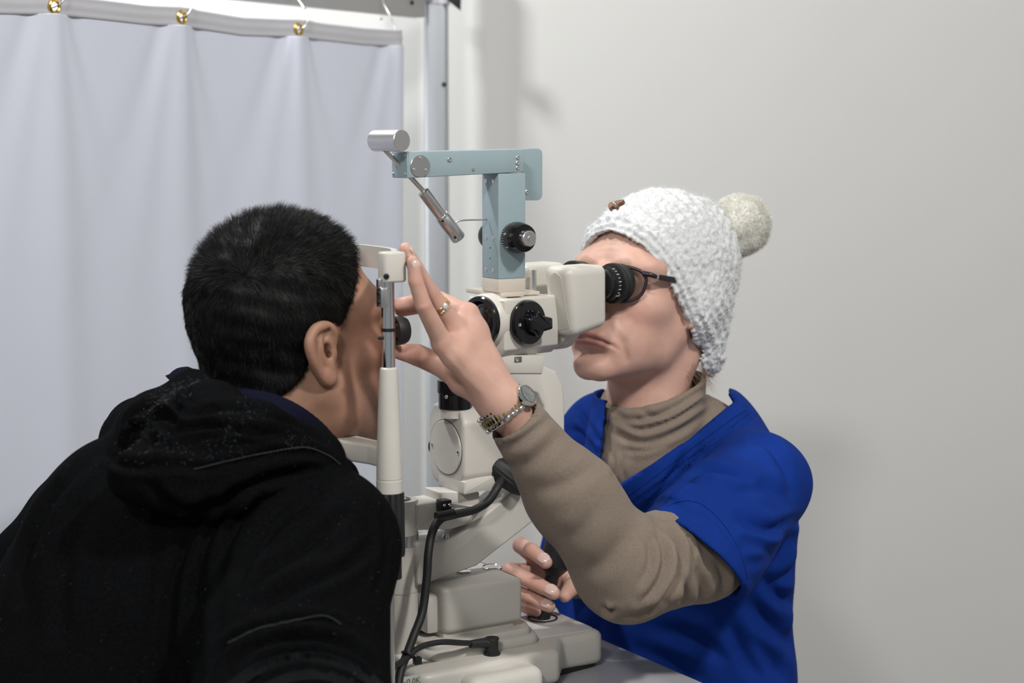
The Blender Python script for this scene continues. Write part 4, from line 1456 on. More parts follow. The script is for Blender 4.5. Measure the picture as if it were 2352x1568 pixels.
# tendons and knuckle creases on the back of the near hand
bv = creases(bv, bf, [
    ([(1012, 800), (1075, 870), (1120, 915)], 9, -0.0008, 0), ([(1052, 745), (1100, 830), (1140, 890)], 9, -0.0008, 0),
    ([(1030, 800), (1085, 880)], 7, 0.0007, 0), ([(985, 790), (1010, 772), (1030, 765)], 3, 0.0003, 0), ([(988, 800), (1012, 782), (1034, 774)], 3, 0.0003, 0),
    ([(962, 702), (985, 692)], 3, 0.0004, 0.0001), ([(948, 648), (965, 642)], 3, 0.0003, 0.0001), ([(1000, 860), (1040, 820), (1030, 800)], 16, -0.0007, 0),
    # face lines: forehead, eye corner, cheek to chin
    ([(1360, 572), (1400, 562), (1450, 572)], 3, 0.0002, 0.0001), ([(1356, 584), (1400, 576), (1440, 584)], 3, 0.00015, 0.0),
    ([(1478, 640), (1492, 652), (1500, 668)], 3, 0.0005, 0.0002), ([(1480, 655), (1496, 664), (1512, 668)], 3, 0.0005, 0.0002), ([(1478, 668), (1495, 676), (1515, 678)], 3, 0.0004, 0.0001),
    ([(1432, 800), (1440, 822), (1438, 845)], 6, 0.0005, 0.0002),
])
body = part('body', (bv, bf), M_SKIN_W, wom, smooth=180)
# skin tints: lips, cheeks, knuckles, scalp under the hat
lq = to_local(MH, bv)
am = np.abs(lq[:, 0])
lm = np.stack([am, lq[:, 1], lq[:, 2]], 1)
col = np.tile(np.array([0.575, 0.350, 0.278]), (len(bv), 1))


def blend(w, c):
    global col
    col = col * (1 - w[:, None]) + np.asarray(c) * w[:, None]


blend(np.clip(1 - np.linalg.norm((lm - np.array([0.045, -0.062, -0.038])) / np.array([0.026, 0.034, 0.026]), axis=1), 0, 1) * 0.9, (0.62, 0.300, 0.250))
lip = np.clip(0.6 - chain(lm.astype(F32), [(0, -0.106, -0.0708), (0.016, -0.102, -0.0722), (0.033, -0.090, -0.0780)], [0.0080, 0.0068, 0.0014], 0.002) / 0.003, 0, 0.75)
blend(lip * (lq[:, 1] < -0.07), (0.42, 0.165, 0.155))
brow = np.clip(1 - chain(lm.astype(F32), [(0.014, -0.090, 0.018), (0.032, -0.088, 0.024), (0.050, -0.070, 0.018)], [0.004, 0.004, 0.002], 0.002) / 0.003, 0, 1)
blend(np.clip(brow, 0, 0.5) * (lq[:, 1] < -0.05), (0.33, 0.21, 0.15))
for n_ in ('little', 'ring', 'middle', 'index'):
    for J in (LH, RHJ):
        for k_ in (0, 1, 2):
            blend(np.clip(1 - np.linalg.norm(bv - J[n_][k_], axis=1) / 0.016, 0, 1) * 0.55, (0.60, 0.27, 0.22))
blend(np.clip(1 - np.linalg.norm(bv - RHJ['middle'][2], axis=1) / 0.06, 0, 1) * 0.5, (0.60, 0.30, 0.25))
blend(np.clip(1 - np.linalg.norm(bv - LH['thumb'][2], axis=1) / 0.05, 0, 1) * 0.5, (0.58, 0.28, 0.23))
paint(body, col)


def nail(pts, frm, w, l, lift, parent):
    """a curved nail: tip joint, direction of the finger, outward normal"""
    tip, dr, up = pts
    dr = dr / np.linalg.norm(dr)
    up = up - dr * (up @ dr)
    up /= np.linalg.norm(up)
    sd = np.cross(dr, up)
    vs, fs = [], []
    na, nb = 7, 7
    for t_ in (0.0, -0.0006):
        for i in range(na):
            for j in range(nb):
                a = (i / (na - 1) - 0.5) * 2
                b = j / (nb - 1)
                hw = w * (1 - 0.55 * max(0, b * 2.4 - 1.4) ** 2 - 0.35 * max(0, 1 - b * 3.5) ** 2)
                ang = a * 1.0
                vs.append(tip + dr * (l * (b - 0.5)) + sd * (hw * math.sin(ang) / math.sin(1.0)) + up * (lift - (1 - math.cos(ang)) * w * 0.75 + 0.0004 - 0.0016 * max(0, 2 * b - 1) ** 2 - 0.0008 * max(0, 1 - 2 * b) ** 2 + t_))
    for i in range(na - 1):
        for j in range(nb - 1):
            k = i * nb + j
            fs.append((k, k + nb, k + nb + 1, k + 1))
            fs.append((k + 49, k + 50, k + 50 + nb, k + 49 + nb))
    part('fingernail', (np.array(vs), fs), M_NAIL, parent, label='pale polished fingernail', smooth=60)


tocam = lambda q: (CAM - q) / np.linalg.norm(CAM - q)
for n_, w_, l_ in (('index', 0.0068, 0.0150), ('middle', 0.0070, 0.0155), ('ring', 0.0065, 0.0145)):
    J = RHJ[n_]
    c = J[3] * 0.90 + J[2] * 0.10
    up = tocam(c) + np.array([0.1, 0, 0.55])
    nail((c, J[3] - J[2], up), None, w_, l_, RR[n_][3] * 1.02 + 0.0004, wom)
J = LH['little']
nail((J[3] * 0.85 + J[2] * 0.15, J[3] - J[2], tocam(J[3]) + np.array([0.75, 0, 0.2])), None, 0.0050, 0.0105, LR['little'][3] * 1.0 + 0.0004, wom)
J = LH['ring']
nail((J[3] * 0.85 + J[2] * 0.15, J[3] - J[2], tocam(J[3]) * 0.2 + np.array([0.8, 0, 0.6])), None, 0.0052, 0.0105, LR['ring'][3] * 1.02 + 0.0004, wom)

# ---- taupe turtleneck jersey
cuffc = at(1172, 965, -0.178)
fdir = (wrL - elL) / np.linalg.norm(wrL - elL)


def cuff_plane(p):
    return (p - cuffc) @ fdir


def jersey_core(p):
    t = to_local(MT, p).astype(F32)
    d = ell(t, (0, 0.0, -0.02), (0.146, 0.092, 0.165))
    d = smin(d, ell(t, (0, 0.0, -0.24), (0.140, 0.104, 0.19)), 0.05)
    d = smin(d, chain(p, [shR, tors + np.array([0, 0, 0.045]), shL], [0.046, 0.05, 0.044], 0.02), 0.03)
    h = to_local(MH, p).astype(F32)
    tb = cap(h, (0, 0.036, -0.12), (0, 0.042, -0.215), 0.066, 0.072)
    return d, tb, h


def sweater(p):
    d, tb, h = jersey_core(p)
    d = smin(d, chain(p, [shR, elR, wrR * 0.8 + elR * 0.2], [0.046, 0.044, 0.034], 0.02), 0.02)
    ar = chain(p, [shL, mdL, elL], [0.048, 0.0560, 0.0545], 0.02)
    fo = chain(p, [elL, elL * 0.55 + wrL * 0.45, wrL], [0.0545, 0.0435, 0.0275], 0.03)
    ar = smin(ar, fo, 0.02)
    d = smin(d, smax(ar, cuff_plane(p), 0.002), 0.02)
    # roll neck: a loose tube from the chest to under the jaw, higher at the nape
    zc_ = h[:, 2] - (-0.140 + 0.56 * (h[:, 1] - 0.0))
    tb = smax(tb, zc_, 0.006)
    d = smin(d, tb, 0.012)
    # opening of the roll neck and of the cuff
    d = smax(d, -np.maximum(cap(h, (0, 0.036, -0.09), (0, 0.038, -0.17), 0.059, 0.054), -zc_ - 0.03), 0.004)
    d = smax(d, -np.maximum(cap(p, elL, wrL + fdir * 0.05, 0.034, 0.0235), -cuff_plane(p) - 0.02), 0.002)
    return d


sv, sf = surface(sweater, (-0.06, -0.26, 0.72), (0.42, 0.47, 1.16), 0.0030)
sv = relax(sv, sf, 1)
fold_neck = [
    ([(1398, 935), (1450, 965), (1530, 945), (1600, 905), (1650, 880)], 7, 0.0032, 0.0035),
    ([(1412, 962), (1470, 985), (1540, 965), (1610, 925), (1655, 905)], 6, 0.0030, 0.0035),
    ([(1420, 1000), (1480, 1018), (1550, 995), (1610, 955)], 7, 0.0032, 0.0035),
    ([(1440, 1032), (1480, 1034), (1530, 1020)], 6, 0.0030, 0.002),
    ([(1560, 950), (1610, 915), (1640, 882)], 4, 0.0025, 0.002),
    ([(1470, 940), (1500, 955), (1540, 950)], 5, 0.0022, 0.0015),
    ([(1436, 1045), (1430, 1075), (1437, 1105)], 6, 0.002, 0.001), ([(1408, 1040), (1412, 1070), (1408, 1100)], 6, 0.0016, 0.001)]
fold_sleeve = [
    ([(1498, 1195), (1530, 1225), (1552, 1275), (1548, 1330), (1520, 1375)], 7, 0.0050, 0.0040),
    ([(1510, 1190), (1548, 1208), (1580, 1250), (1588, 1290)], 6, 0.0035, 0.003),
    ([(1500, 1215), (1518, 1255), (1520, 1300), (1500, 1350), (1470, 1385)], 7, 0.0035, 0.003),
    ([(1490, 1240), (1495, 1290), (1478, 1335)], 8, 0.002, 0.0015),
    ([(1600, 1300), (1612, 1345), (1600, 1390)], 8, 0.003, 0.002), ([(1566, 1330), (1570, 1370), (1555, 1405)], 7, 0.0028, 0.002), ([(1648, 1290), (1662, 1330), (1650, 1370)], 8, 0.0028, 0.002),
    ([(1385, 1395), (1400, 1402), (1412, 1400)], 5, 0.004, 0.003), ([(1430, 1420), (1480, 1405), (1530, 1380)], 9, 0.0025, 0.002),
    ([(1140, 1010), (1185, 985), (1240, 945)], 5, 0.0012, 0.0010), ([(1135, 1040), (1200, 1010), (1262, 962)], 8, 0.0014, 0.0012), ([(1160, 1080), (1220, 1060), (1285, 1005)], 12, 0.0014, 0.0012),
    ([(1230, 1130), (1300, 1110), (1360, 1070)], 14, 0.0015, 0.0012), ([(1280, 1240), (1330, 1220), (1380, 1160)], 16, 0.0016, 0.0014), ([(1330, 1320), (1390, 1290), (1440, 1230)], 16, 0.0018, 0.0014),
    ([(1700, 1280), (1695, 1320), (1688, 1350)], 6, 0.0018, 0.001)]
fold_sleeve = [(q, w * 1.15, d * 1.7, u * 1.7) for q, w, d, u in fold_sleeve]
sv = creases(sv, sf, fold_neck + fold_sleeve)
sn = normals(sv, sf)
sv = sv + sn * (0.0009 * vnoise(sv, 90, 3, 2))[:, None]
part('turtleneck_jersey', (sv, sf), M_KNIT, wom, label='taupe jersey turtleneck with long sleeves', smooth=180)

# ---- blue scrub top
hemc = at(1592, 1280, -0.055)
adir = (hemc - shL) / np.linalg.norm(hemc - shL)
sdir = np.array([-0.66, -0.34, -0.70])
sdir /= np.linalg.norm(sdir)
VNECK = [(1340, 840), (1398, 908), (1378, 1040), (1385, 1090), (1411, 1118), (1500, 1062), (1580, 1010), (1650, 955), (1690, 926), (1676, 905), (1660, 840)]
hemR = at(1330, 1370, 0.33)
sdirR = (hemR - shR) / np.linalg.norm(hemR - shR)


def scrub(p):
    t = to_local(MT, p).astype(F32)
    d = ell(t, (0, 0.0, -0.02), (0.166, 0.106, 0.182))
    d = smin(d, ell(t, (0, 0.004, -0.26), (0.165, 0.118, 0.26)), 0.06)
    d = smin(d, ell(t, (-0.02, -0.06, -0.30), (0.150, 0.110, 0.22)), 0.05)
    d = smin(d, chain(p, [shR + np.array([-0.01, 0, -0.01]), tors + np.array([0, 0, 0.070]), shL], [0.058, 0.056, 0.058], 0.02), 0.035)
    d = smin(d, cap(p, tors + np.array([0, 0, 0.08]), to_world(MH, (0, 0.06, -0.165)), 0.085, 0.066), 0.03)
    jc, jt, jh = jersey_core(p)
    d = smin(d, smin(jc, jt, 0.02) - 0.0115, 0.01)
    sl = cap(p, shL, hemc + adir * 0.06, 0.064, 0.078)
    hp_ = (p - hemc) @ sdir
    slr = np.maximum(cap(p, shR, hemR + sdirR * 0.05, 0.060, 0.070), (p - hemR) @ sdirR)
    d = smin(d, slr, 0.03)
    ar = chain(p, [shL, mdL, elL], [0.048, 0.0560, 0.0545], 0.02)
    d = smin(d, np.maximum(smin(jc, smin(ar, cap(p, elL, wrL, 0.0545, 0.03), 0.02), 0.02) - 0.009, hp_ + 0.03), 0.008)
    sl = smax(sl, hp_, 0.003)
    sl = smax(sl, -np.maximum(cap(p, hemc - adir * 0.06, hemc + adir * 0.06, 0.056, 0.0725), -(hp_ + 0.035)), 0.003)
    d = smin(d, sl, 0.014)
    v = poly_px(p, VNECK) / 1880.0
    top_ = p[:, 2] - (at(1690, 903, 0.23)[2] + 0.004)
    d = np.maximum(d, top_)
    d = np.maximum(d, -v)
    h = to_local(MH, p).astype(F32)
    d = np.maximum(d, -cap(h, (0, 0.040, -0.10), (0, 0.044, -0.165), 0.0765, 0.074))
    return d


cv, cf = surface(scrub, (-0.02, -0.16, 0.58), (0.46, 0.47, 1.12), 0.0034)
cv = relax(cv, cf, 1, 0.4)
folds_scrub = [
    ([(1548, 1128), (1600, 1092), (1660, 1088), (1720, 1102)], 9, 0.0065, 0.0050),
    ([(1520, 1160), (1565, 1118), (1625, 1112)], 8, 0.0045, 0.0035),
    ([(1480, 1180), (1530, 1120), (1565, 1070), (1600, 1030)], 12, 0.0038, 0.003),
    ([(1735, 1010), (1770, 1030), (1800, 1075), (1815, 1130)], 11, 0.0036, 0.003),
    ([(1690, 1130), (1750, 1120), (1800, 1150)], 14, 0.0030, 0.0025),
    ([(1700, 1190), (1745, 1215), (1790, 1215)], 14, 0.0045, 0.004), ([(1715, 1240), (1765, 1260), (1810, 1230)], 12, 0.0045, 0.004),
    ([(1730, 1290), (1780, 1275), (1815, 1240)], 12, 0.0040, 0.0035),
    ([(1755, 1330), (1790, 1370), (1830, 1380)], 14, 0.0040, 0.003), ([(1720, 1380), (1770, 1440), (1820, 1480)], 16, 0.0042, 0.0035),
    ([(1670, 1430), (1700, 1490), (1750, 1560)], 16, 0.0042, 0.0035), ([(1730, 1470), (1770, 1520), (1800, 1568)], 14, 0.0040, 0.003),
    ([(1500, 1440), (1600, 1470), (1680, 1520)], 18, 0.0030, 0.0025), ([(1450, 1480), (1540, 1520), (1620, 1568)], 18, 0.0030, 0.002),
    ([(1310, 985), (1340, 1000), (1370, 1050)], 8, 0.003, 0.002), ([(1330, 940), (1350, 975), (1372, 1010)], 7, 0.003, 0.002),
    ([(1850, 1190), (1800, 1200), (1760, 1230)], 10, 0.002, 0.002), ([(1840, 1290), (1800, 1320), (1770, 1340)], 10, 0.003, 0.002),
    ([(1845, 1350), (1825, 1430), (1800, 1500)], 9, 0.002, 0.001),
    # seam beside the neck band, shoulder and side seams
    ([(1445, 1165), (1500, 1120), (1575, 1060), (1650, 1005), (1720, 965), (1745, 955)], 3, 0.0022, 0.0008),
    ([(1700, 960), (1718, 950), (1742, 958)], 3, 0.002, 0.0006), ([(1625, 960), (1640, 968), (1648, 985)], 3, 0.0016, 0.0008),
    ([(1500, 1176), (1560, 1178), (1615, 1182), (1665, 1225), (1700, 1290), (1712, 1345)], 2.5, 0.0012, 0.0004),
    ([(1855, 1195), (1800, 1205), (1765, 1215)], 3, 0.0014, 0.0005)]
folds_scrub = [(q, w, d * 1.5, u * 1.6) for q, w, d, u in folds_scrub]
cv = creases(cv, cf, folds_scrub)
cn = normals(cv, cf)
cv = cv + cn * (0.0016 * vnoise(cv, 45, 11, 2))[:, None]
scrub_v = cv
scr_o = part('scrub_top', (cv, cf), M_SCRUB, wom, label='royal blue short-sleeved scrub top with a crossed V neck', smooth=180)
scrub_n = normals(cv, cf)
scrub_q = project(cv)
scrub_f = np.sum(scrub_n * (CAM - cv), 1) > 0


def drape_on(V_, N_, Q_, F_, pts, lift):
    """lay a line seen at these pixels on the front of a cloth surface"""
    out = []
    for p in smooth_path([np.array(q, float) for q in pts], 14):
        k = np.where(F_ & (np.abs(Q_[:, 0] - p[0]) < 14) & (np.abs(Q_[:, 1] - p[1]) < 14))[0]
        if len(k) == 0:
            continue
        dep = np.linalg.norm(V_[k] - CAM, axis=1)
        k = k[dep < dep.min() + 0.02]
        w = np.exp(-np.sum((Q_[k] - p) ** 2, 1) / 30.0)
        c = (V_[k] * w[:, None]).sum(0) / w.sum()
        n = (N_[k] * w[:, None]).sum(0)
        out.append(at(p[0], p[1], c[1]) + n / np.linalg.norm(n) * lift)
    return out


M_THREAD = mat('dark_blue_thread', (0.004, 0.018, 0.12), 0.9, spec=0.05)
for ln_ in ([(1430, 1148), (1500, 1098), (1575, 1040), (1650, 985), (1715, 940)], [(1442, 1158), (1505, 1112), (1580, 1054), (1655, 998), (1722, 950)],
            [(1512, 1176), (1560, 1152), (1610, 1158), (1662, 1205), (1700, 1270), (1716, 1330)],
            [(1400, 950), (1388, 1010), (1386, 1060)]):
    e_ = drape_on(cv, scrub_n, scrub_q, scrub_f, ln_, 0.0004)
    if len(e_) > 4:
        part('seam_stitching', join(*[tube([e_[i], e_[i + 1] * 0.65 + e_[i] * 0.35], 0.00045, 5, 1) for i in range(len(e_) - 1)]), M_THREAD, scr_o, kind='stuff', smooth=0)
part('hair', strands(*(lambda r: (r[0], r[1], r[2], 0.00012))((lambda k, rng: (
    to_world(MH, np.stack([0.062 * np.cos(k), 0.045 + 0.045 * np.sin(k), -0.085 - 0.02 * rng.rand(len(k))], 1)),
    (lambda d: d / np.linalg.norm(d, axis=1)[:, None])(to_world(frame((0, 0, 0), RH), np.stack([0.45 * np.cos(k) + 0.3 * rng.randn(len(k)), 0.55 + 0.3 * rng.randn(len(k)), -0.9 + 0.4 * rng.randn(len(k))], 1))),
    0.018 + 0.022 * rng.rand(len(k))))(np.random.RandomState(2).uniform(-0.9, 1.6, 320), np.random.RandomState(4))), seg=4), M_HAIRF, wom, label='wisps of fair brown hair below the hat', smooth=0, kind='stuff')

# ---- white knitted bobble hat
hat = Thing('bobble_hat', 'white boucle knit hat with ivory pompom worn by the examiner', 'hat', base=to_world(MH, (0, 0, 0.03)))
HATP = [(1290, 300), (1820, 300), (1820, 700), (1700, 850), (1645, 866), (1622, 856), (1607, 805), (1592, 752), (1570, 702), (1545, 652), (1515, 603), (1480, 561), (1440, 537), (1400, 524), (1365, 527), (1335, 543), (1290, 575)]


def brim(p):
    """metres from the brim line, negative on the hat's side (same on both sides of the head)"""
    q = p.copy()
    q[:, 0] = np.abs(q[:, 0])
    return poly_px(to_world(MH, q), HATP) / 1950.0


def hat_f(p):
    d = ell(p, (0, 0.022, 0.034), (0.085, 0.106, 0.094))
    d = smin(d, ell(p, (0, 0.090, 0.050), (0.060, 0.055, 0.070)), 0.04)
    d = smin(d, ell(p, (0, 0.070, -0.050), (0.070, 0.052, 0.075)), 0.04)
    d = smin(d, ell(p, (0, 0.028, -0.010), (0.087, 0.060, 0.060)), 0.02)
    inner = np.minimum(ell(p, (0, 0.012, 0.030), (0.0765, 0.0965, 0.088)), ell(p, (0, 0.045, -0.045), (0.070, 0.062, 0.080)))
    pl = np.full(len(p), -0.2)
    nr_ = np.abs(d) < 0.03
    if nr_.any():
        pl[nr_] = brim(p[nr_])
    shell = smax(d, -inner, 0.003)
    shell = smax(shell, pl, 0.008)
    band = np.maximum(np.abs(d - 0.0005) - 0.0060, np.abs(pl + 0.010) - 0.011)
    sh2 = smin(shell, band, 0.006)
    return np.maximum(sh2, -inner)


hv, hf = surface(lambda p: hat_f(p.astype(F32)), (-0.11, -0.12, -0.15), (0.11, 0.15, 0.16), 0.0018)
hn = normals(hv, hf)
rows = brim(hv.astype(F32))
wl = worley(hv + 0.0012 * np.stack([vnoise(hv, 300, 5), vnoise(hv, 300, 6), vnoise(hv, 300, 7)], 1), 0.0078, 4)
w2 = worley(hv, 0.0042, 9)
kn = np.sin(rows / 0.0095 * 2 * np.pi + 0.8 * vnoise(hv, 60, 8))
hv2 = hv + hn * (0.0036 * (0.55 - wl) + 0.0016 * (0.55 - w2) + 0.0011 * kn + 0.0016 * vnoise(hv, 40, 9))[:, None]
wv = to_world(MH, hv2)
part('crown', (wv, hf), M_HAT, hat, smooth=180)
fp, fn_, fi = sample_faces(wv, hf, 26000, seed=8)
rng = np.random.RandomState(9)
fd_ = fn_ + 0.9 * rng.randn(len(fp), 3)
fd_ /= np.linalg.norm(fd_, axis=1)[:, None]
out = (np.sum(to_local(MH, fp) * to_local(frame((0, 0, 0), RH), fn_), 1) > 0.02)
fp, fd_ = fp[out], fd_[out]
part('yarn_fuzz', strands(fp, fd_, 0.0018 + 0.0022 * rng.rand(len(fp)), 0.00022, seg=2, bend=0.8 * rng.randn(len(fp), 3)), M_HAT, hat, smooth=0, kind='stuff')
# pompom: a ball of yarn ends in tufts
pcw = at(1700, 518, 0.25)
pR = 0.0385


def pom_f(p):
    q = p - pcw
    r = np.linalg.norm(q, axis=1)
    return (r - pR + 0.006 * worley(p, 0.022, 21) - 0.002) * 0.8


pv, pf = surface(pom_f, pcw - 0.05, pcw + 0.05, 0.0022)
pom = part('pompom', (pv, pf), M_POM, hat, label='ivory yarn pompom', smooth=180)
pp_, pn_, _ = sample_faces(pv, pf, 22000, seed=12)
pd_ = (pp_ - pcw) / np.linalg.norm(pp_ - pcw, axis=1)[:, None] + 0.35 * np.stack([vnoise(pp_, 120, s_) for s_ in (1, 2, 3)], 1) + 0.18 * rng.randn(len(pp_), 3)
pd_ /= np.linalg.norm(pd_, axis=1)[:, None]
part('yarn_ends', strands(pp_ - pd_ * 0.003, pd_, 0.005 + 0.004 * rng.rand(len(pp_)), 0.0003, seg=2), M_POM, pom, smooth=0, kind='stuff')
# little brown leather tag shaped like an animal on the front of the hat
tg = [(1397, 474), (1399, 468), (1404, 465), (1412, 463), (1420, 461), (1428, 459.5), (1433, 459), (1430, 464), (1424, 467), (1420, 469), (1418, 474), (1414, 478), (1412, 474), (1405, 475), (1402, 479), (1398, 478)]
tw_ = []
tc = at(1414, 468, 0.105)
tn = np.array([-0.35, -0.75, 0.55])
tn /= np.linalg.norm(tn)
for a, b in tg:
    r_ = ray(a, b)
    k_ = ((tc - CAM) @ tn) / (r_ @ tn)
    tw_.append(CAM + r_ * k_)
n_ = len(tw_)
tv = np.array([w - tn * 0.006 for w in tw_] + [w + tn * 0.0014 for w in tw_])
tf = [tuple(range(n_)), tuple(range(2 * n_ - 1, n_ - 1, -1))] + [(i, i + n_, (i + 1) % n_ + n_, (i + 1) % n_) for i in range(n_)]
tag_o = part('leather_tag', (tv, tf), M_BROWN, hat, label='brown leather tag in the shape of an animal', smooth=0)
part('tag_stud', lathe([(0.0022, 0), (0.0022, 0.0008), (0.0010, 0.0014), (0.0002, 0.0014)], tc + tn * 0.0012 + np.array([-0.001, 0, 0]), tn, 16), M_CHROME, tag_o)

# ---- glasses
gl = Thing('glasses', 'dark-framed glasses worn by the examiner behind the eyepiece', 'glasses', base=to_world(MH, (0, -0.09, 0)))


def Hh_(x, y, z):
    return to_world(MH, (x, y, z))


for s in (1, -1):
    pts = []
    for a, b in [(0.012, 0.008), (0.016, 0.016), (0.034, 0.019), (0.054, 0.016), (0.062, 0.006), (0.059, -0.012), (0.047, -0.022), (0.030, -0.023), (0.016, -0.013), (0.012, 0.0)]:
        y = -0.1035 + 0.022 * (a / 0.062) ** 2
        pts.append(np.array([s * a, y, b]))
    loop = smooth_path(pts + [pts[0], pts[1]], 5)
    m_ = len(pts) * 5
    loop = [to_world(MH, q) for q in loop[:m_ + 1]]
    part('rim', tube(loop, 0.0021, 8, 1), M_FRAMEB, gl, smooth=180)
    ctr = np.mean(loop, axis=0)
    lv = [ctr] + loop[:m_]
    lf = [(0, i + 1, (i + 1) % m_ + 1) for i in range(m_)]
    off = RH @ np.array([0, -0.0008, 0])
    lv2 = [q + off for q in lv]
    k_ = len(lv)
    part('lens', (np.array(lv + lv2), lf + [(a + k_, c + k_, b + k_) for a, b, c in lf]), M_SPECLENS, gl, smooth=0)
    part('end_piece', box(np.minimum((s * 0.052, -0.100, 0.004), (s * 0.0705, -0.086, 0.013)), np.maximum((s * 0.052, -0.100, 0.004), (s * 0.0705, -0.086, 0.013)), 0.002) if False else xf(tube([np.array([s * 0.059, -0.0845, 0.0125]), np.array([s * 0.066, -0.081, 0.012]), np.array([s * 0.0710, -0.074, 0.0105])], lambda t: 0.0036 - 0.0008 * t, 10, 4), RH, HC), M_FRAMEB, gl, smooth=60)
    part('hinge', xf(box((s * 0.0714 - 0.0015, -0.0745, 0.0075), (s * 0.0714 + 0.0015, -0.0705, 0.0135), 0.0004), RH, HC), M_STEEL, gl)
    part('temple', xf(box((s * 0.0718 - 0.0012, -0.071, 0.0070), (s * 0.0718 + 0.0014, -0.010, 0.0135), 0.0006), RH, HC), M_FRAMEB, gl)
part('bridge', tube([Hh_(-0.012, -0.1035, 0.009), Hh_(0, -0.107, 0.011), Hh_(0.012, -0.1035, 0.009)], 0.0015, 8, 4), M_FRAMEB, gl, smooth=180)

# ---- earring on the near ear
er = Thing('earring', 'small silver earring on the examiner ear lobe under the hat edge', 'earring', base=hit(1592, 772, MH, 0, 0.0735))
part('bar', tube([hit(1580, 770, MH, 0, 0.0715), hit(1590, 772, MH, 0, 0.0745), hit(1602, 772, MH, 0, 0.0735)], 0.0012, 10, 4), M_CHROME, er, smooth=180)

# ---- wristwatch: bracelet of steel and gold links around the wrist, dial on its outer side
wat = Thing('wristwatch', 'two-tone steel and gold wristwatch on the examiner raised wrist', 'watch', base=at(1170, 950, -0.2))
wc = at(1160, 942, -0.183)
vw_ = (wc - CAM) / np.linalg.norm(wc - CAM)
wax = fdir - vw_ * (fdir @ vw_) * 0.85
wax /= np.linalg.norm(wax)
e1 = at(1212, 915, -0.19) - at(1120, 990, -0.19)
e1 -= wax * (e1 @ wax)
e1 /= np.linalg.norm(e1)
e2 = np.cross(wax, e1)
if e2 @ tocam(wc) < 0:
    e2 = -e2
ra, rb = 0.0285, 0.0248
NL = 20
for k in range(NL):
    a = 2 * math.pi * k / NL
    if -0.42 < (a if a < math.pi else a - 2 * math.pi) - 0.42 < 0.42:
        continue
    c = wc + e1 * ra * math.cos(a) + e2 * rb * math.sin(a)
    tn_ = -e1 * ra * math.sin(a) + e2 * rb * math.cos(a)
    st = np.linalg.norm(tn_) * 2 * math.pi / NL
    tn_ /= np.linalg.norm(tn_)
    rn = np.cross(tn_, wax)
    if rn @ (c - wc) < 0:
        rn = -rn
    R_ = np.stack([tn_, wax, rn], 1)
    if (c - wc) @ tocam(wc) < -0.012:
        continue
    part('centre_link', xf(box((-st * 0.22, -0.0046, -0.0014), (st * 0.22, 0.0046, 0.0022), 0.0009), R_, c), M_GOLD, wat, label='gold link')
    again_l = part('centre_link', xf(box((st * 0.27, -0.0046, -0.0014), (st * 0.73, 0.0046, 0.0018), 0.0008), R_, c), M_CHROME, wat)
    for s in (-1, 1):
        part('side_link', xf(box((-st * 0.44, s * 0.0072 - 0.0022, -0.0014), (st * 0.44, s * 0.0072 + 0.0022, 0.0022), 0.0013), R_, c), M_CHROME, wat)
a = 0.42
c = wc + e1 * (ra + 0.001) * math.cos(a) + e2 * (rb + 0.001) * math.sin(a)
dn = e1 * math.cos(a) / ra + e2 * math.sin(a) / rb
dn /= np.linalg.norm(dn)
part('watch_case', lathe([(0.0105, -0.002), (0.0130, -0.001), (0.0132, 0.002), (0.0122, 0.0040), (0.0108, 0.0046), (0.0104, 0.0036)], c, dn, 40), M_CHROME, wat)
dl = part('watch_dial', lathe([(0.0104, 0.0030), (0.0104, 0.0036), (0.0002, 0.0036)], c, dn, 40), mat('silver_dial', (0.50, 0.53, 0.58), 0.35, 0.3), wat)
tdr = np.cross(dn, wax)
for k in range(12):
    b = math.pi * k / 6
    e = wax * math.cos(b) + tdr * math.sin(b)
    tt = np.cross(dn, e)
    part('hour_mark', xf(box((-0.0011, -0.0004, 0), (0.0011, 0.0004, 0.0005)), np.stack([e, tt, dn], 1), c + e * 0.0082 + dn * 0.0036), M_GOLD, dl, smooth=0)
for b, l_ in ((0.6, 0.005), (2.5, 0.0075)):
    e = wax * math.cos(b) + tdr * math.sin(b)
    tt = np.cross(dn, e)
    part('watch_hand', xf(box((-0.0008, -0.0003, 0), (l_, 0.0003, 0.0004)), np.stack([e, tt, dn], 1), c + dn * 0.0042), M_GOLD, dl, smooth=0)
part('watch_glass', lathe([(0.0104, 0.0044), (0.0102, 0.0050), (0.0002, 0.0052)], c, dn, 36), M_GLASS, wat)

# ---- rings on the ring finger
rgj = LH['ring']
rdv = rgj[1] - rgj[0]
rdv /= np.linalg.norm(rdv)
rc = rgj[0] * 0.35 + rgj[1] * 0.65
rw = Thing('wedding_band', 'gold band with small stones on the examiner ring finger', 'ring', base=rc - rdv * 0.003)
part('band', ring(rc - rdv * 0.0035, rdv, 0.0104, 0.0013, 40, 10), M_GOLD, rw, smooth=180)
rg2 = Thing('engagement_ring', 'gold ring with one large clear stone above the band', 'ring', base=rc)
part('band', ring(rc + rdv * 0.0005, rdv, 0.0102, 0.0009, 40, 8), M_GOLD, rg2, smooth=180)
sn_ = tocam(rc) + np.array([0.0, 0, 0.5])
sn_ -= rdv * (sn_ @ rdv)
sn_ /= np.linalg.norm(sn_)
M_DIA = mat('clear_stone', (0.92, 0.93, 0.95), 0.05, 0.6)
part('stone', lathe([(0.0003, -0.002), (0.0032, 0.0006), (0.0032, 0.001), (0.0018, 0.0021), (0.0002, 0.0021)], rc + sn_ * 0.0122 + rdv * 0.001, sn_, 8), M_DIA, rg2, smooth=0)
u_, w_, _ = basis(sn_)
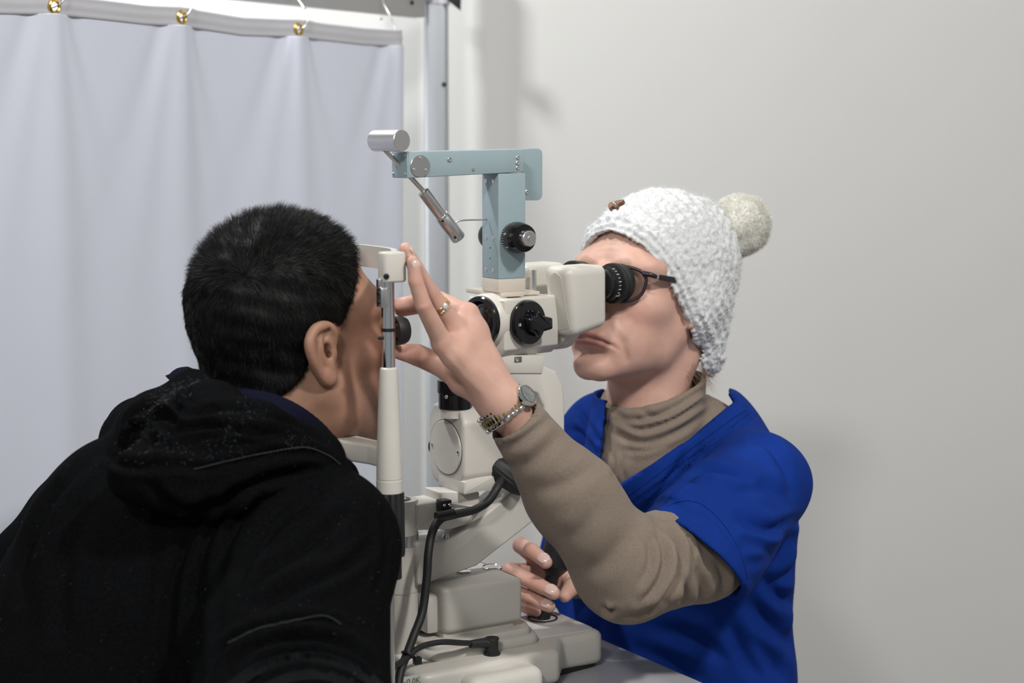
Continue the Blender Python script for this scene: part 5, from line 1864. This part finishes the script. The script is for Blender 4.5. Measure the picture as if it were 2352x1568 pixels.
for k in range(6):
    a = k * math.pi / 3
    part('prong', tube([rc + rdv * 0.001 + sn_ * 0.0095, rc + rdv * 0.001 + sn_ * 0.0135 + (u_ * math.cos(a) + w_ * math.sin(a)) * 0.0034], 0.0005, 6, 1), M_CHROME, rg2, smooth=0)
for k in range(5):
    a = (k - 2) * 0.28
    e = sn_ * math.cos(a) + np.cross(rdv, sn_) * math.sin(a)
    part('small_stone', lathe([(0.0011, 0), (0.0011, 0.0004), (0.0004, 0.0009), (0.0002, 0.0009)], rc - rdv * 0.0035 + e * 0.0114, e, 8), M_DIA, rw, smooth=0)

# ------------------------------------------------------------------ the patient
M_SKIN_M = mat('tan_skin', (0.36, 0.19, 0.12), 0.5, sss=0.10, bump=0.18, bscale=500, bdist=0.0006, var=0.08, vscale=70, attr='tint', spec=0.4)
M_BHAIR = mat('black_hair', (0.0040, 0.0038, 0.0038), 0.5, spec=0.22)
M_HOOD = mat('black_fleece', (0.0036, 0.0039, 0.0044), 0.95, bump=0.6, bscale=700, bdist=0.0012, var=0.35, vscale=350, spec=0.03)
M_NAVY = mat('navy_ribbed_collar', (0.005, 0.006, 0.015), 0.95, spec=0.05, bump=0.5, bscale=500, bdist=0.001)
M_STITCH = mat('grey_stitching', (0.06, 0.065, 0.07), 0.9)
M_RIB = mat('dark_grey_rib', (0.011, 0.012, 0.013), 0.9, spec=0.05, bump=0.5, bscale=900)
M_LINT = mat('grey_lint', (0.09, 0.095, 0.10), 0.9)

HS = 1.01
TH2 = math.radians(31)
u2 = np.array([math.cos(TH2), math.sin(TH2), 0])
w2_ = np.array([math.sin(TH2), -math.cos(TH2), 0])
R2 = np.stack([-w2_, -u2, [0, 0, 1.0]], 1) @ rotx(math.radians(-5))
HC2 = np.array([-0.2315, -0.140, 1.173])
MH2 = frame(HC2, R2)


def E(px, py, c):
    """a point of the near ear, c = distance from the head's middle plane"""
    return hit(px, py, MH2, 0, -c)


EARC = E(737, 812, 0.084)
helix = [E(762, 800, 0.078), E(766, 768, 0.082), E(758, 752, 0.085), E(742, 748, 0.088), E(724, 756, 0.091), E(713, 776, 0.094), E(711, 798, 0.095), E(718, 824, 0.094), E(730, 850, 0.090), E(746, 872, 0.085), E(757, 876, 0.081)]
anti = [E(752, 764, 0.083), E(737, 778, 0.087), E(733, 800, 0.0885), E(738, 822, 0.087), E(750, 838, 0.084), E(760, 836, 0.082)]
lobe = [E(750, 858, 0.084), E(758, 866, 0.081), E(760, 850, 0.079)]


HEL = smooth_path(helix, 3)
HELR = np.interp(np.linspace(0, 1, len(HEL)), np.linspace(0, 1, 11), [0.0030, 0.0036, 0.0038, 0.0040, 0.0042, 0.0043, 0.0042, 0.0040, 0.0042, 0.0050, 0.0052])
ANT = smooth_path(anti, 3)
ANTR = np.interp(np.linspace(0, 1, len(ANT)), np.linspace(0, 1, 6), [0.0022, 0.0030, 0.0034, 0.0034, 0.0032, 0.0028])
RE = rotx(0.28) @ rotz(0.30)


def ear(m):
    """m: head frame folded on to the near (-x) side"""
    c = E(738, 812, 0.083)
    ax = helix[0] - helix[6]
    d = None
    d = ell(m, E(738, 806, 0.0835), (0.0050, 0.0165, 0.0265), RE)
    d = smin(d, cap(m, E(735, 790, 0.076), E(750, 845, 0.074), 0.010, 0.007), 0.010)
    d = smin(d, chain(m, HEL, HELR, 0.004), 0.0035)
    d = smax(d, -ell(m, E(751, 810, 0.090), (0.0125, 0.0072, 0.0100)), 0.003)                # concha
    d = smin(d, chain(m, ANT, ANTR, 0.004), 0.0035)
    d = smin(d, chain(m, lobe, [0.0060, 0.0060, 0.005], 0.005), 0.006)
    d = smax(d, -chain(m, [E(752, 757, 0.0885), E(749, 770, 0.089), E(744, 786, 0.090)], [0.0022, 0.0026, 0.0018], 0.002), 0.003)
    d = smin(d, ell(m, E(764, 813, 0.080), (0.0045, 0.0045, 0.0070)), 0.004)                 # tragus
    d = smax(d, -sph(m, E(754, 815, 0.080), 0.0036), 0.003)
    return d


def head_base(q):
    w = q / HS
    w = w.copy()
    w[:, 1] -= 0.017 * np.clip((-0.03 - w[:, 2]) / 0.06, 0, 1) * np.clip(-w[:, 1] / 0.05, 0, 1)
    d = head_w(w.astype(F32), ears=False) * HS
    m = np.stack([-np.abs(q[:, 0]), q[:, 1], q[:, 2]], 1).astype(F32)
    d = smin(d, ell(q, (0, 0.028, 0.022), (0.078, 0.077, 0.083)), 0.03)
    d = smin(d, chain(m, [(-0.064, -0.002, -0.062), (-0.056, -0.020, -0.090), (-0.022, -0.060, -0.112)], [0.014, 0.016, 0.018], 0.012), 0.035)
    return smin(d, cap(q, (0, 0.030, -0.05), (0, 0.085, -0.20), 0.062, 0.070), 0.03)


def head_m(q):
    d = head_base(q)
    m = np.stack([-np.abs(q[:, 0]), q[:, 1], q[:, 2]], 1).astype(F32)
    near = np.linalg.norm(m - EARC.astype(F32), axis=1) < 0.07
    e = np.full(len(q), 0.05, F32)
    if near.any():
        e[near] = ear(m[near])
    d = np.where(near, smin(d, e, 0.004), d)
    return d


def L3(x, y, z):
    return to_world(MI, (x, y, z))


shR2, shL2 = at(716, 1266, -0.33), at(240, 1225, -0.02)
elR2, elL2 = at(640, 1660, -0.49), at(-40, 1500, 0.02)
nk2 = to_world(MH2, (0, 0.085, -0.20))
ch2 = L3(-0.44, 0.0, 0.90)
be2 = L3(-0.56, 0.0, 0.66)
tilt = rotz(TH) @ roty(math.radians(22))


def body_m(p):
    d = within(p, HC2 + np.array([0, 0, -0.03]), 0.24, lambda g: head_m(to_local(MH2, g)))
    d = smin(d, cap(p, nk2, ch2 + np.array([0, 0, 0.06]), 0.064, 0.08), 0.03)
    d = smin(d, ell(p, ch2, (0.10, 0.165, 0.20), tilt), 0.05)
    d = smin(d, ell(p, be2, (0.11, 0.15, 0.20), tilt), 0.05)
    d = smin(d, chain(p, [ch2 + np.array([0, 0, 0.06]), shR2, elR2], [0.06, 0.058, 0.045], 0.02), 0.04)
    d = smin(d, chain(p, [ch2 + np.array([0, 0, 0.06]), shL2, elL2], [0.06, 0.058, 0.045], 0.02), 0.04)
    return d


HAIRP = [(250, 380), (250, 930), (560, 935), (640, 915), (664, 903), (690, 880), (706, 850), (722, 806), (722, 775), (730, 747), (745, 738), (762, 741), (775, 748), (787, 757), (799, 785), (811, 791), (829, 790), (836, 768), (840, 733), (854, 718), (885, 706), (885, 650), (864, 645), (846, 612), (829, 582), (819, 566), (840, 520), (840, 380)]


def near_side(v):
    q = to_local(MH2, v)
    q[:, 0] = -np.abs(q[:, 0])
    return q, to_world(MH2, q)


def hair_region(v):
    """signed metres: negative where hair grows"""
    q, w = near_side(v)
    front = q[:, 1] * 0.62 - q[:, 2] * 0.78                  # keep the forehead bare on the far side too
    d = poly_px(w, HAIRP) / 2150.0
    fr = (-0.074 - q[:, 1]) * 0.8 - (q[:, 2] - 0.083) * 0.55
    fr2 = np.maximum(fr, 0.045 - np.abs(q[:, 0]) - 0.2)
    nape = -0.140 - q[:, 2] + 0.02 * np.clip(0.05 - np.abs(q[:, 0]), 0, 1)
    return np.maximum(np.maximum(d, fr), nape)


man = Thing('person', 'man with short black hair in a black hooded top leaning on the chin rest', 'person', base=(be2[0], be2[1], 0.0))
mv, mf = surface(body_m, (-0.75, -0.62, 0.62), (-0.06, 0.16, 1.33), 0.0021)
mbody = part('body', (mv, mf), M_SKIN_M, man, smooth=180)
hr = hair_region(mv)
mc = np.tile(np.array([0.345, 0.190, 0.130]), (len(mv), 1))
lq2 = to_local(MH2, mv)
st = np.clip(0.5 - hr / 0.006 + 0.35 * vnoise(mv, 900, 2), 0, 1)[:, None] * (lq2[:, 2] > -0.13)[:, None]
# beard shadow on jaw and side whiskers
bd = np.clip(1.2 - np.abs(lq2[:, 2] + 0.085) / 0.06, 0, 1) * np.clip((-0.01 - lq2[:, 1]) / 0.03, 0, 1) * (0.75 + 0.25 * vnoise(mv, 1300, 4))
mc = mc * (1 - 0.42 * bd[:, None]) + np.array([0.10, 0.075, 0.065]) * 0.42 * bd[:, None]
red = np.clip(1 - np.linalg.norm(lq2 - np.array([-0.05, -0.06, -0.03]), axis=1) / 0.05, 0, 1)[:, None] * 0.5
mc = mc * (1 - red) + np.array([0.40, 0.17, 0.115]) * red
er_ = np.full(len(mv), 0.05)
fm = np.stack([-np.abs(lq2[:, 0]), lq2[:, 1], lq2[:, 2]], 1).astype(F32)
nr2 = np.linalg.norm(fm - EARC.astype(F32), axis=1) < 0.07
er_[nr2] = ear(fm[nr2])
st = st * (np.abs(er_) > 0.0022)[:, None]
mc = mc * (1 - st) + np.array([0.012, 0.010, 0.009]) * st
paint(mbody, mc)

# ---- cropped black hair: a dense under layer and standing strands
def hair_shell(p):
    q = to_local(MH2, p)
    return smax(head_base(q) - 0.0048 + 0.0010 * vnoise(p, 260, 5), hair_region(p) + 0.002, 0.006)


hsv, hsf = surface(hair_shell, HC2 - 0.15, HC2 + 0.16, 0.0026)
hair = part('hair', (hsv, hsf), M_BHAIR, man, label='short cropped black hair with a whorl at the crown', smooth=180)
keep = (to_local(MH2, hsv[hsf].mean(1))[:, 2] > -0.145).astype(float)
ctr = hsv[hsf].mean(1)
outw = np.sum(normals(hsv, hsf)[hsf[:, 0]] * (ctr - (HC2 + np.array([0, 0, 0.01]))), 1) > 0.02
rp, rn_, ri = sample_faces(hsv, hsf, 70000, weight=keep * outw, seed=17)
rg = np.random.RandomState(18)
wh = at(522, 645, -0.26)
fl = rp - wh
fl = fl - rn_ * np.sum(fl * rn_, 1)[:, None]
fl /= np.linalg.norm(fl, axis=1)[:, None] + 1e-6
swirl = np.cross(rn_, fl)
dist = np.linalg.norm(rp - wh, axis=1)
sw = np.exp(-dist / 0.035)[:, None]
fl = fl * (1 - 0.6 * sw) + swirl * 0.8 * sw
lq3 = to_local(MH2, rp)
top = np.clip((lq3[:, 2] - 0.045) / 0.05, 0, 1)
down = np.array([0, 0, -1.0]) - rn_ * (rn_ @ np.array([0, 0, -1.0]))[:, None]
fl = fl * (0.4 + 0.6 * top)[:, None] + down * (0.9 * (1 - top))[:, None]
fl /= np.linalg.norm(fl, axis=1)[:, None] + 1e-6
clump = np.stack([vnoise(rp, 420, s_) for s_ in (31, 32, 33)], 1)
dr = rn_ * (0.30 + 0.55 * top)[:, None] + fl * 0.85 + 0.22 * clump + 0.14 * rg.randn(len(rp), 3)
dr /= np.linalg.norm(dr, axis=1)[:, None]
ln = (0.0055 + 0.0055 * top) * (0.7 + 0.6 * rg.rand(len(rp))) * (0.55 + 0.45 * np.clip(dist / 0.03, 0, 1))
part('hair_strands', strands(rp - dr * 0.0015, dr, ln, 0.00016, seg=2, bend=fl * 0.25), M_BHAIR, hair, smooth=0, kind='stuff')

# ---- hooded top
hood_pts = [at(806, 1128, -0.16), at(770, 1098, -0.245), at(690, 1062, -0.32), at(575, 1030, -0.355), at(465, 996, -0.325), at(382, 1000, -0.25), at(322, 1018, -0.15), at(330, 1000, -0.03), at(460, 960, 0.03), at(620, 1000, 0.03), at(740, 1090, -0.02)]
hood_r = [0.014, 0.020, 0.030, 0.040, 0.045, 0.045, 0.040, 0.040, 0.04, 0.035, 0.03]


def hoodie(p):
    d = ell(p, ch2 + np.array([-0.01, -0.01, -0.035]), (0.145, 0.185, 0.205), tilt)
    d = smin(d, ell(p, be2 + np.array([0.0, 0, -0.02]), (0.165, 0.205, 0.27), tilt), 0.08)
    d = smin(d, chain(p, [ch2 + np.array([0, 0, 0.07]), shR2, shR2 * 0.4 + elR2 * 0.6, elR2], [0.085, 0.080, 0.083, 0.080], 0.03), 0.05)
    d = smin(d, chain(p, [ch2 + np.array([0, 0, 0.07]), shL2, elL2], [0.085, 0.082, 0.085], 0.03), 0.05)
    d = smin(d, ell(p, at(690, 1600, -0.49), (0.080, 0.080, 0.05)), 0.03)                     # pushed-up sleeve bunch
    nk = cap(p, nk2 + np.array([0, 0, 0.02]), ch2 + np.array([0, 0, 0.06]), 0.060, 0.095)
    d = smin(d, nk, 0.03)
    ho = chain(p, hood_pts, hood_r, 0.02)
    ho = smin(ho, ell(p, at(470, 1085, -0.36), (0.090, 0.045, 0.040), rotz(0.3)), 0.03)
    ho = smin(ho, chain(p, [at(415, 905, -0.17), at(440, 895, -0.23), at(500, 925, -0.30)], [0.016, 0.020, 0.022], 0.01), 0.02)
    ho = smin(ho, cap(p, at(560, 1060, -0.365), at(720, 1070, -0.32), 0.026, 0.026), 0.03)
    d = smin(d, ho, 0.010)
    # the neck opening
    q = to_local(MH2, p).astype(F32)
    d = smax(d, -cap(q, (0, 0.035, -0.06), (0, 0.080, -0.18), 0.076, 0.078), 0.008)
    d = smax(d, -ell(q, (0, -0.06, -0.12), (0.075, 0.10, 0.07)), 0.01)
    return d


ov, of_ = surface(hoodie, (-0.86, -0.66, 0.58), (-0.04, 0.20, 1.16), 0.0042)
ov = relax(ov, of_, 1, 0.4)
hood_folds = [
    ([(420, 880), (432, 905), (440, 930)], 6, 0.005, 0.004), ([(395, 905), (405, 930), (420, 950)], 7, 0.005, 0.004),
    ([(300, 1000), (310, 960), (345, 930), (380, 915)], 8, 0.006, 0.005), ([(325, 985), (360, 960), (390, 958), (410, 985)], 8, 0.006, 0.006),
    ([(295, 1030), (305, 1000), (330, 985), (352, 1000), (350, 1035)], 7, 0.006, 0.006), ([(330, 1045), (345, 1020), (370, 1015), (390, 1040)], 7, 0.005, 0.005),
    ([(380, 1000), (440, 985), (520, 985), (620, 1000)], 7, 0.006, 0.006), ([(440, 950), (520, 940), (600, 950), (680, 975)], 9, 0.005, 0.005),
    ([(470, 1010), (560, 995), (640, 1000)], 6, 0.005, 0.005), ([(560, 970), (620, 965), (690, 985), (740, 1020)], 6, 0.004, 0.004),
    ([(240, 1045), (280, 1068), (330, 1072), (390, 1068), (470, 1075)], 9, 0.006, 0.004),
    ([(450, 1084), (540, 1062), (640, 1040), (720, 1042), (780, 1075)], 8, 0.005, 0.004),
    ([(345, 1115), (400, 1160), (440, 1166), (500, 1150), (560, 1120), (640, 1095), (760, 1075)], 11, 0.010, 0.006),
    # back and sleeve drapery
    ([(480, 1150), (430, 1260), (395, 1380), (380, 1540)], 16, 0.006, 0.006), ([(540, 1130), (480, 1260), (455, 1400), (455, 1560)], 14, 0.007, 0.006),
    ([(600, 1130), (540, 1220), (500, 1330)], 12, 0.005, 0.005), ([(730, 1130), (640, 1200), (580, 1290), (545, 1380)], 14, 0.006, 0.006),
    ([(790, 1180), (690, 1270), (600, 1340), (550, 1420)], 13, 0.006, 0.006), ([(850, 1250), (780, 1310), (690, 1350), (590, 1400)], 13, 0.005, 0.005),
    ([(130, 1120), (80, 1230), (50, 1380)], 14, 0.005, 0.005), ([(230, 1040), (130, 1150), (90, 1260)], 13, 0.005, 0.005), ([(200, 1180), (150, 1300), (130, 1460)], 18, 0.004, 0.004),
    ([(880, 1180), (885, 1270), (860, 1370)], 8, 0.004, 0.003), ([(480, 1560), (520, 1490), (600, 1450), (720, 1425), (800, 1445)], 9, 0.006, 0.005),
    ([(500, 1568), (560, 1500), (660, 1470), (780, 1480), (860, 1530)], 10, 0.008, 0.006), ([(560, 1568), (620, 1525), (710, 1512), (800, 1535), (840, 1568)], 8, 0.008, 0.006)]
ov = creases(ov, of_, hood_folds)
on = normals(ov, of_)
ov = ov + on * (0.0022 * vnoise(ov, 38, 21, 2))[:, None]
hoodo = part('hooded_top', (ov, of_), M_HOOD, man, label='black fleece hooded top with the hood lying on the back', smooth=180)
on = normals(ov, of_)
oq = project(ov)
ofc = np.sum(on * (CAM - ov), 1) > 0


def drape(pts, lift=0.0006):
    out = []
    for p in smooth_path([np.array(q, float) for q in pts], 12):
        k = np.where(ofc & (np.abs(oq[:, 0] - p[0]) < 14) & (np.abs(oq[:, 1] - p[1]) < 14))[0]
        if len(k) == 0:
            continue
        dep = np.linalg.norm(ov[k] - CAM, axis=1)
        k = k[dep < dep.min() + 0.02]
        w_ = np.exp(-np.sum((oq[k] - p) ** 2, 1) / 30.0)
        c = (ov[k] * w_[:, None]).sum(0) / w_.sum()
        n_ = (on[k] * w_[:, None]).sum(0)
        n_ /= np.linalg.norm(n_)
        pos = at(p[0], p[1], c[1])
        out.append(pos + n_ * lift)
    return out


for k_, ln_ in enumerate(([(446, 1077), (520, 1058), (603, 1040), (696, 1026), (752, 1044), (782, 1066)], [(525, 1476), (594, 1443), (660, 1428), (729, 1413), (760, 1418), (784, 1434)])):
    path_ = drape(ln_)
    segs = [tube([path_[i], path_[i + 1] * 0.7 + path_[i] * 0.3], 0.0004, 5, 1) for i in range(len(path_) - 1)]
    part('seam_stitching', join(*segs), M_STITCH, hoodo, label='pale stitching along a seam', kind='stuff', smooth=0)
ribs = []
for ln_, hgt in (([(520, 1572), (590, 1524), (680, 1500), (770, 1506), (840, 1540), (880, 1572)], 26), ([(600, 1574), (670, 1545), (750, 1541), (820, 1572)], 22)):
    q_ = smooth_path([np.array(c_, float) for c_ in ln_], 16)
    for i in range(0, len(q_) - 1, 1):
        t_ = q_[i + 1] - q_[i]
        nn_ = np.array([-t_[1], t_[0]]) / np.linalg.norm(t_)
        e_ = drape([q_[i] - nn_ * 2, q_[i] + nn_ * hgt * 0.5, q_[i] + nn_ * hgt], 0.0004)
        if len(e_) > 20:
            ribs.append(tube([e_[0], e_[len(e_) // 2], e_[-1]], 0.0009, 5, 2))
if ribs:
    part('sleeve_ribbing', join(*ribs), M_RIB, hoodo, label='dark grey ribbing of the pushed-up sleeve', kind='stuff')
lp, lnn, li = sample_faces(ov, of_, 90000, seed=23)
lqx = project(lp)
rgn = poly_px(lp, [(250, 990), (330, 910), (420, 860), (520, 900), (650, 940), (770, 1020), (770, 1040), (640, 1030), (480, 1060), (330, 1070), (270, 1050)])
pr_ = np.where(rgn < 0, 0.9, 0.04) * np.clip(0.5 + 1.6 * vnoise(lp, 110, 41), 0, 1) * (np.sum(lnn * (CAM - lp), 1) > 0)
kk = np.random.RandomState(24).rand(len(lp)) < pr_
lp, lnn = lp[kk], lnn[kk]
rg3 = np.random.RandomState(25)
ldir = lnn * 0.5 + rg3.randn(len(lp), 3)
ldir /= np.linalg.norm(ldir, axis=1)[:, None]
part('lint', strands(lp + lnn * 0.0004, ldir, 0.001 + 0.0016 * rg3.rand(len(lp)), 0.00018, seg=1), M_LINT, hoodo, smooth=0, kind='stuff')

# ---- navy ribbed collar of the shirt underneath
top_e = [at(462, 925, -0.14), at(505, 893, -0.225), at(570, 892, -0.262), at(640, 908, -0.285), at(700, 938, -0.282), at(755, 985, -0.258), at(784, 1035, -0.215), at(790, 1085, -0.16)]
bot_e = [at(465, 945, -0.15), at(505, 922, -0.240), at(570, 930, -0.295), at(636, 952, -0.318), at(682, 985, -0.318), at(726, 1035, -0.293), at(758, 1085, -0.245), at(772, 1125, -0.18)]
ax_c = to_world(MH2, (0, 0.06, -0.13))
far_t, far_b = [], []
for a_, b_ in zip(top_e[1:-1], bot_e[1:-1]):
    for src, dst in ((a_, far_t), (b_, far_b)):
        q_ = to_local(MH2, src)
        q_[0] = -q_[0]
        dst.append(to_world(MH2, q_))
tp = smooth_path(top_e + far_t[::-1] + [top_e[0]], 10)
bp_ = smooth_path(bot_e + far_b[::-1] + [bot_e[0]], 10)
cv_, cf_ = [], []
nr = 6
for i, (a_, b_) in enumerate(zip(tp, bp_)):
    o_ = (a_ + b_) / 2 - ax_c
    o_ /= np.linalg.norm(o_)
    rib = 0.0006 * (i % 2)
    for j in range(nr):
        t = j / (nr - 1)
        cv_.append(a_ * (1 - t) + b_ * t + o_ * (0.0035 * math.sin(math.pi * min(1, t * 1.3)) + rib))
    for j in range(nr):
        t = 1 - j / (nr - 1)
        cv_.append(a_ * (1 - t) + b_ * t - o_ * 0.004)
m_ = 2 * nr
for i in range(len(tp) - 1):
    for j in range(m_):
        a_, b_ = i * m_ + j, i * m_ + (j + 1) % m_
        cf_.append((a_, b_, b_ + m_, a_ + m_))
part('shirt_collar', (np.array(cv_), cf_), M_NAVY, man, label='navy ribbed shirt collar', smooth=60)
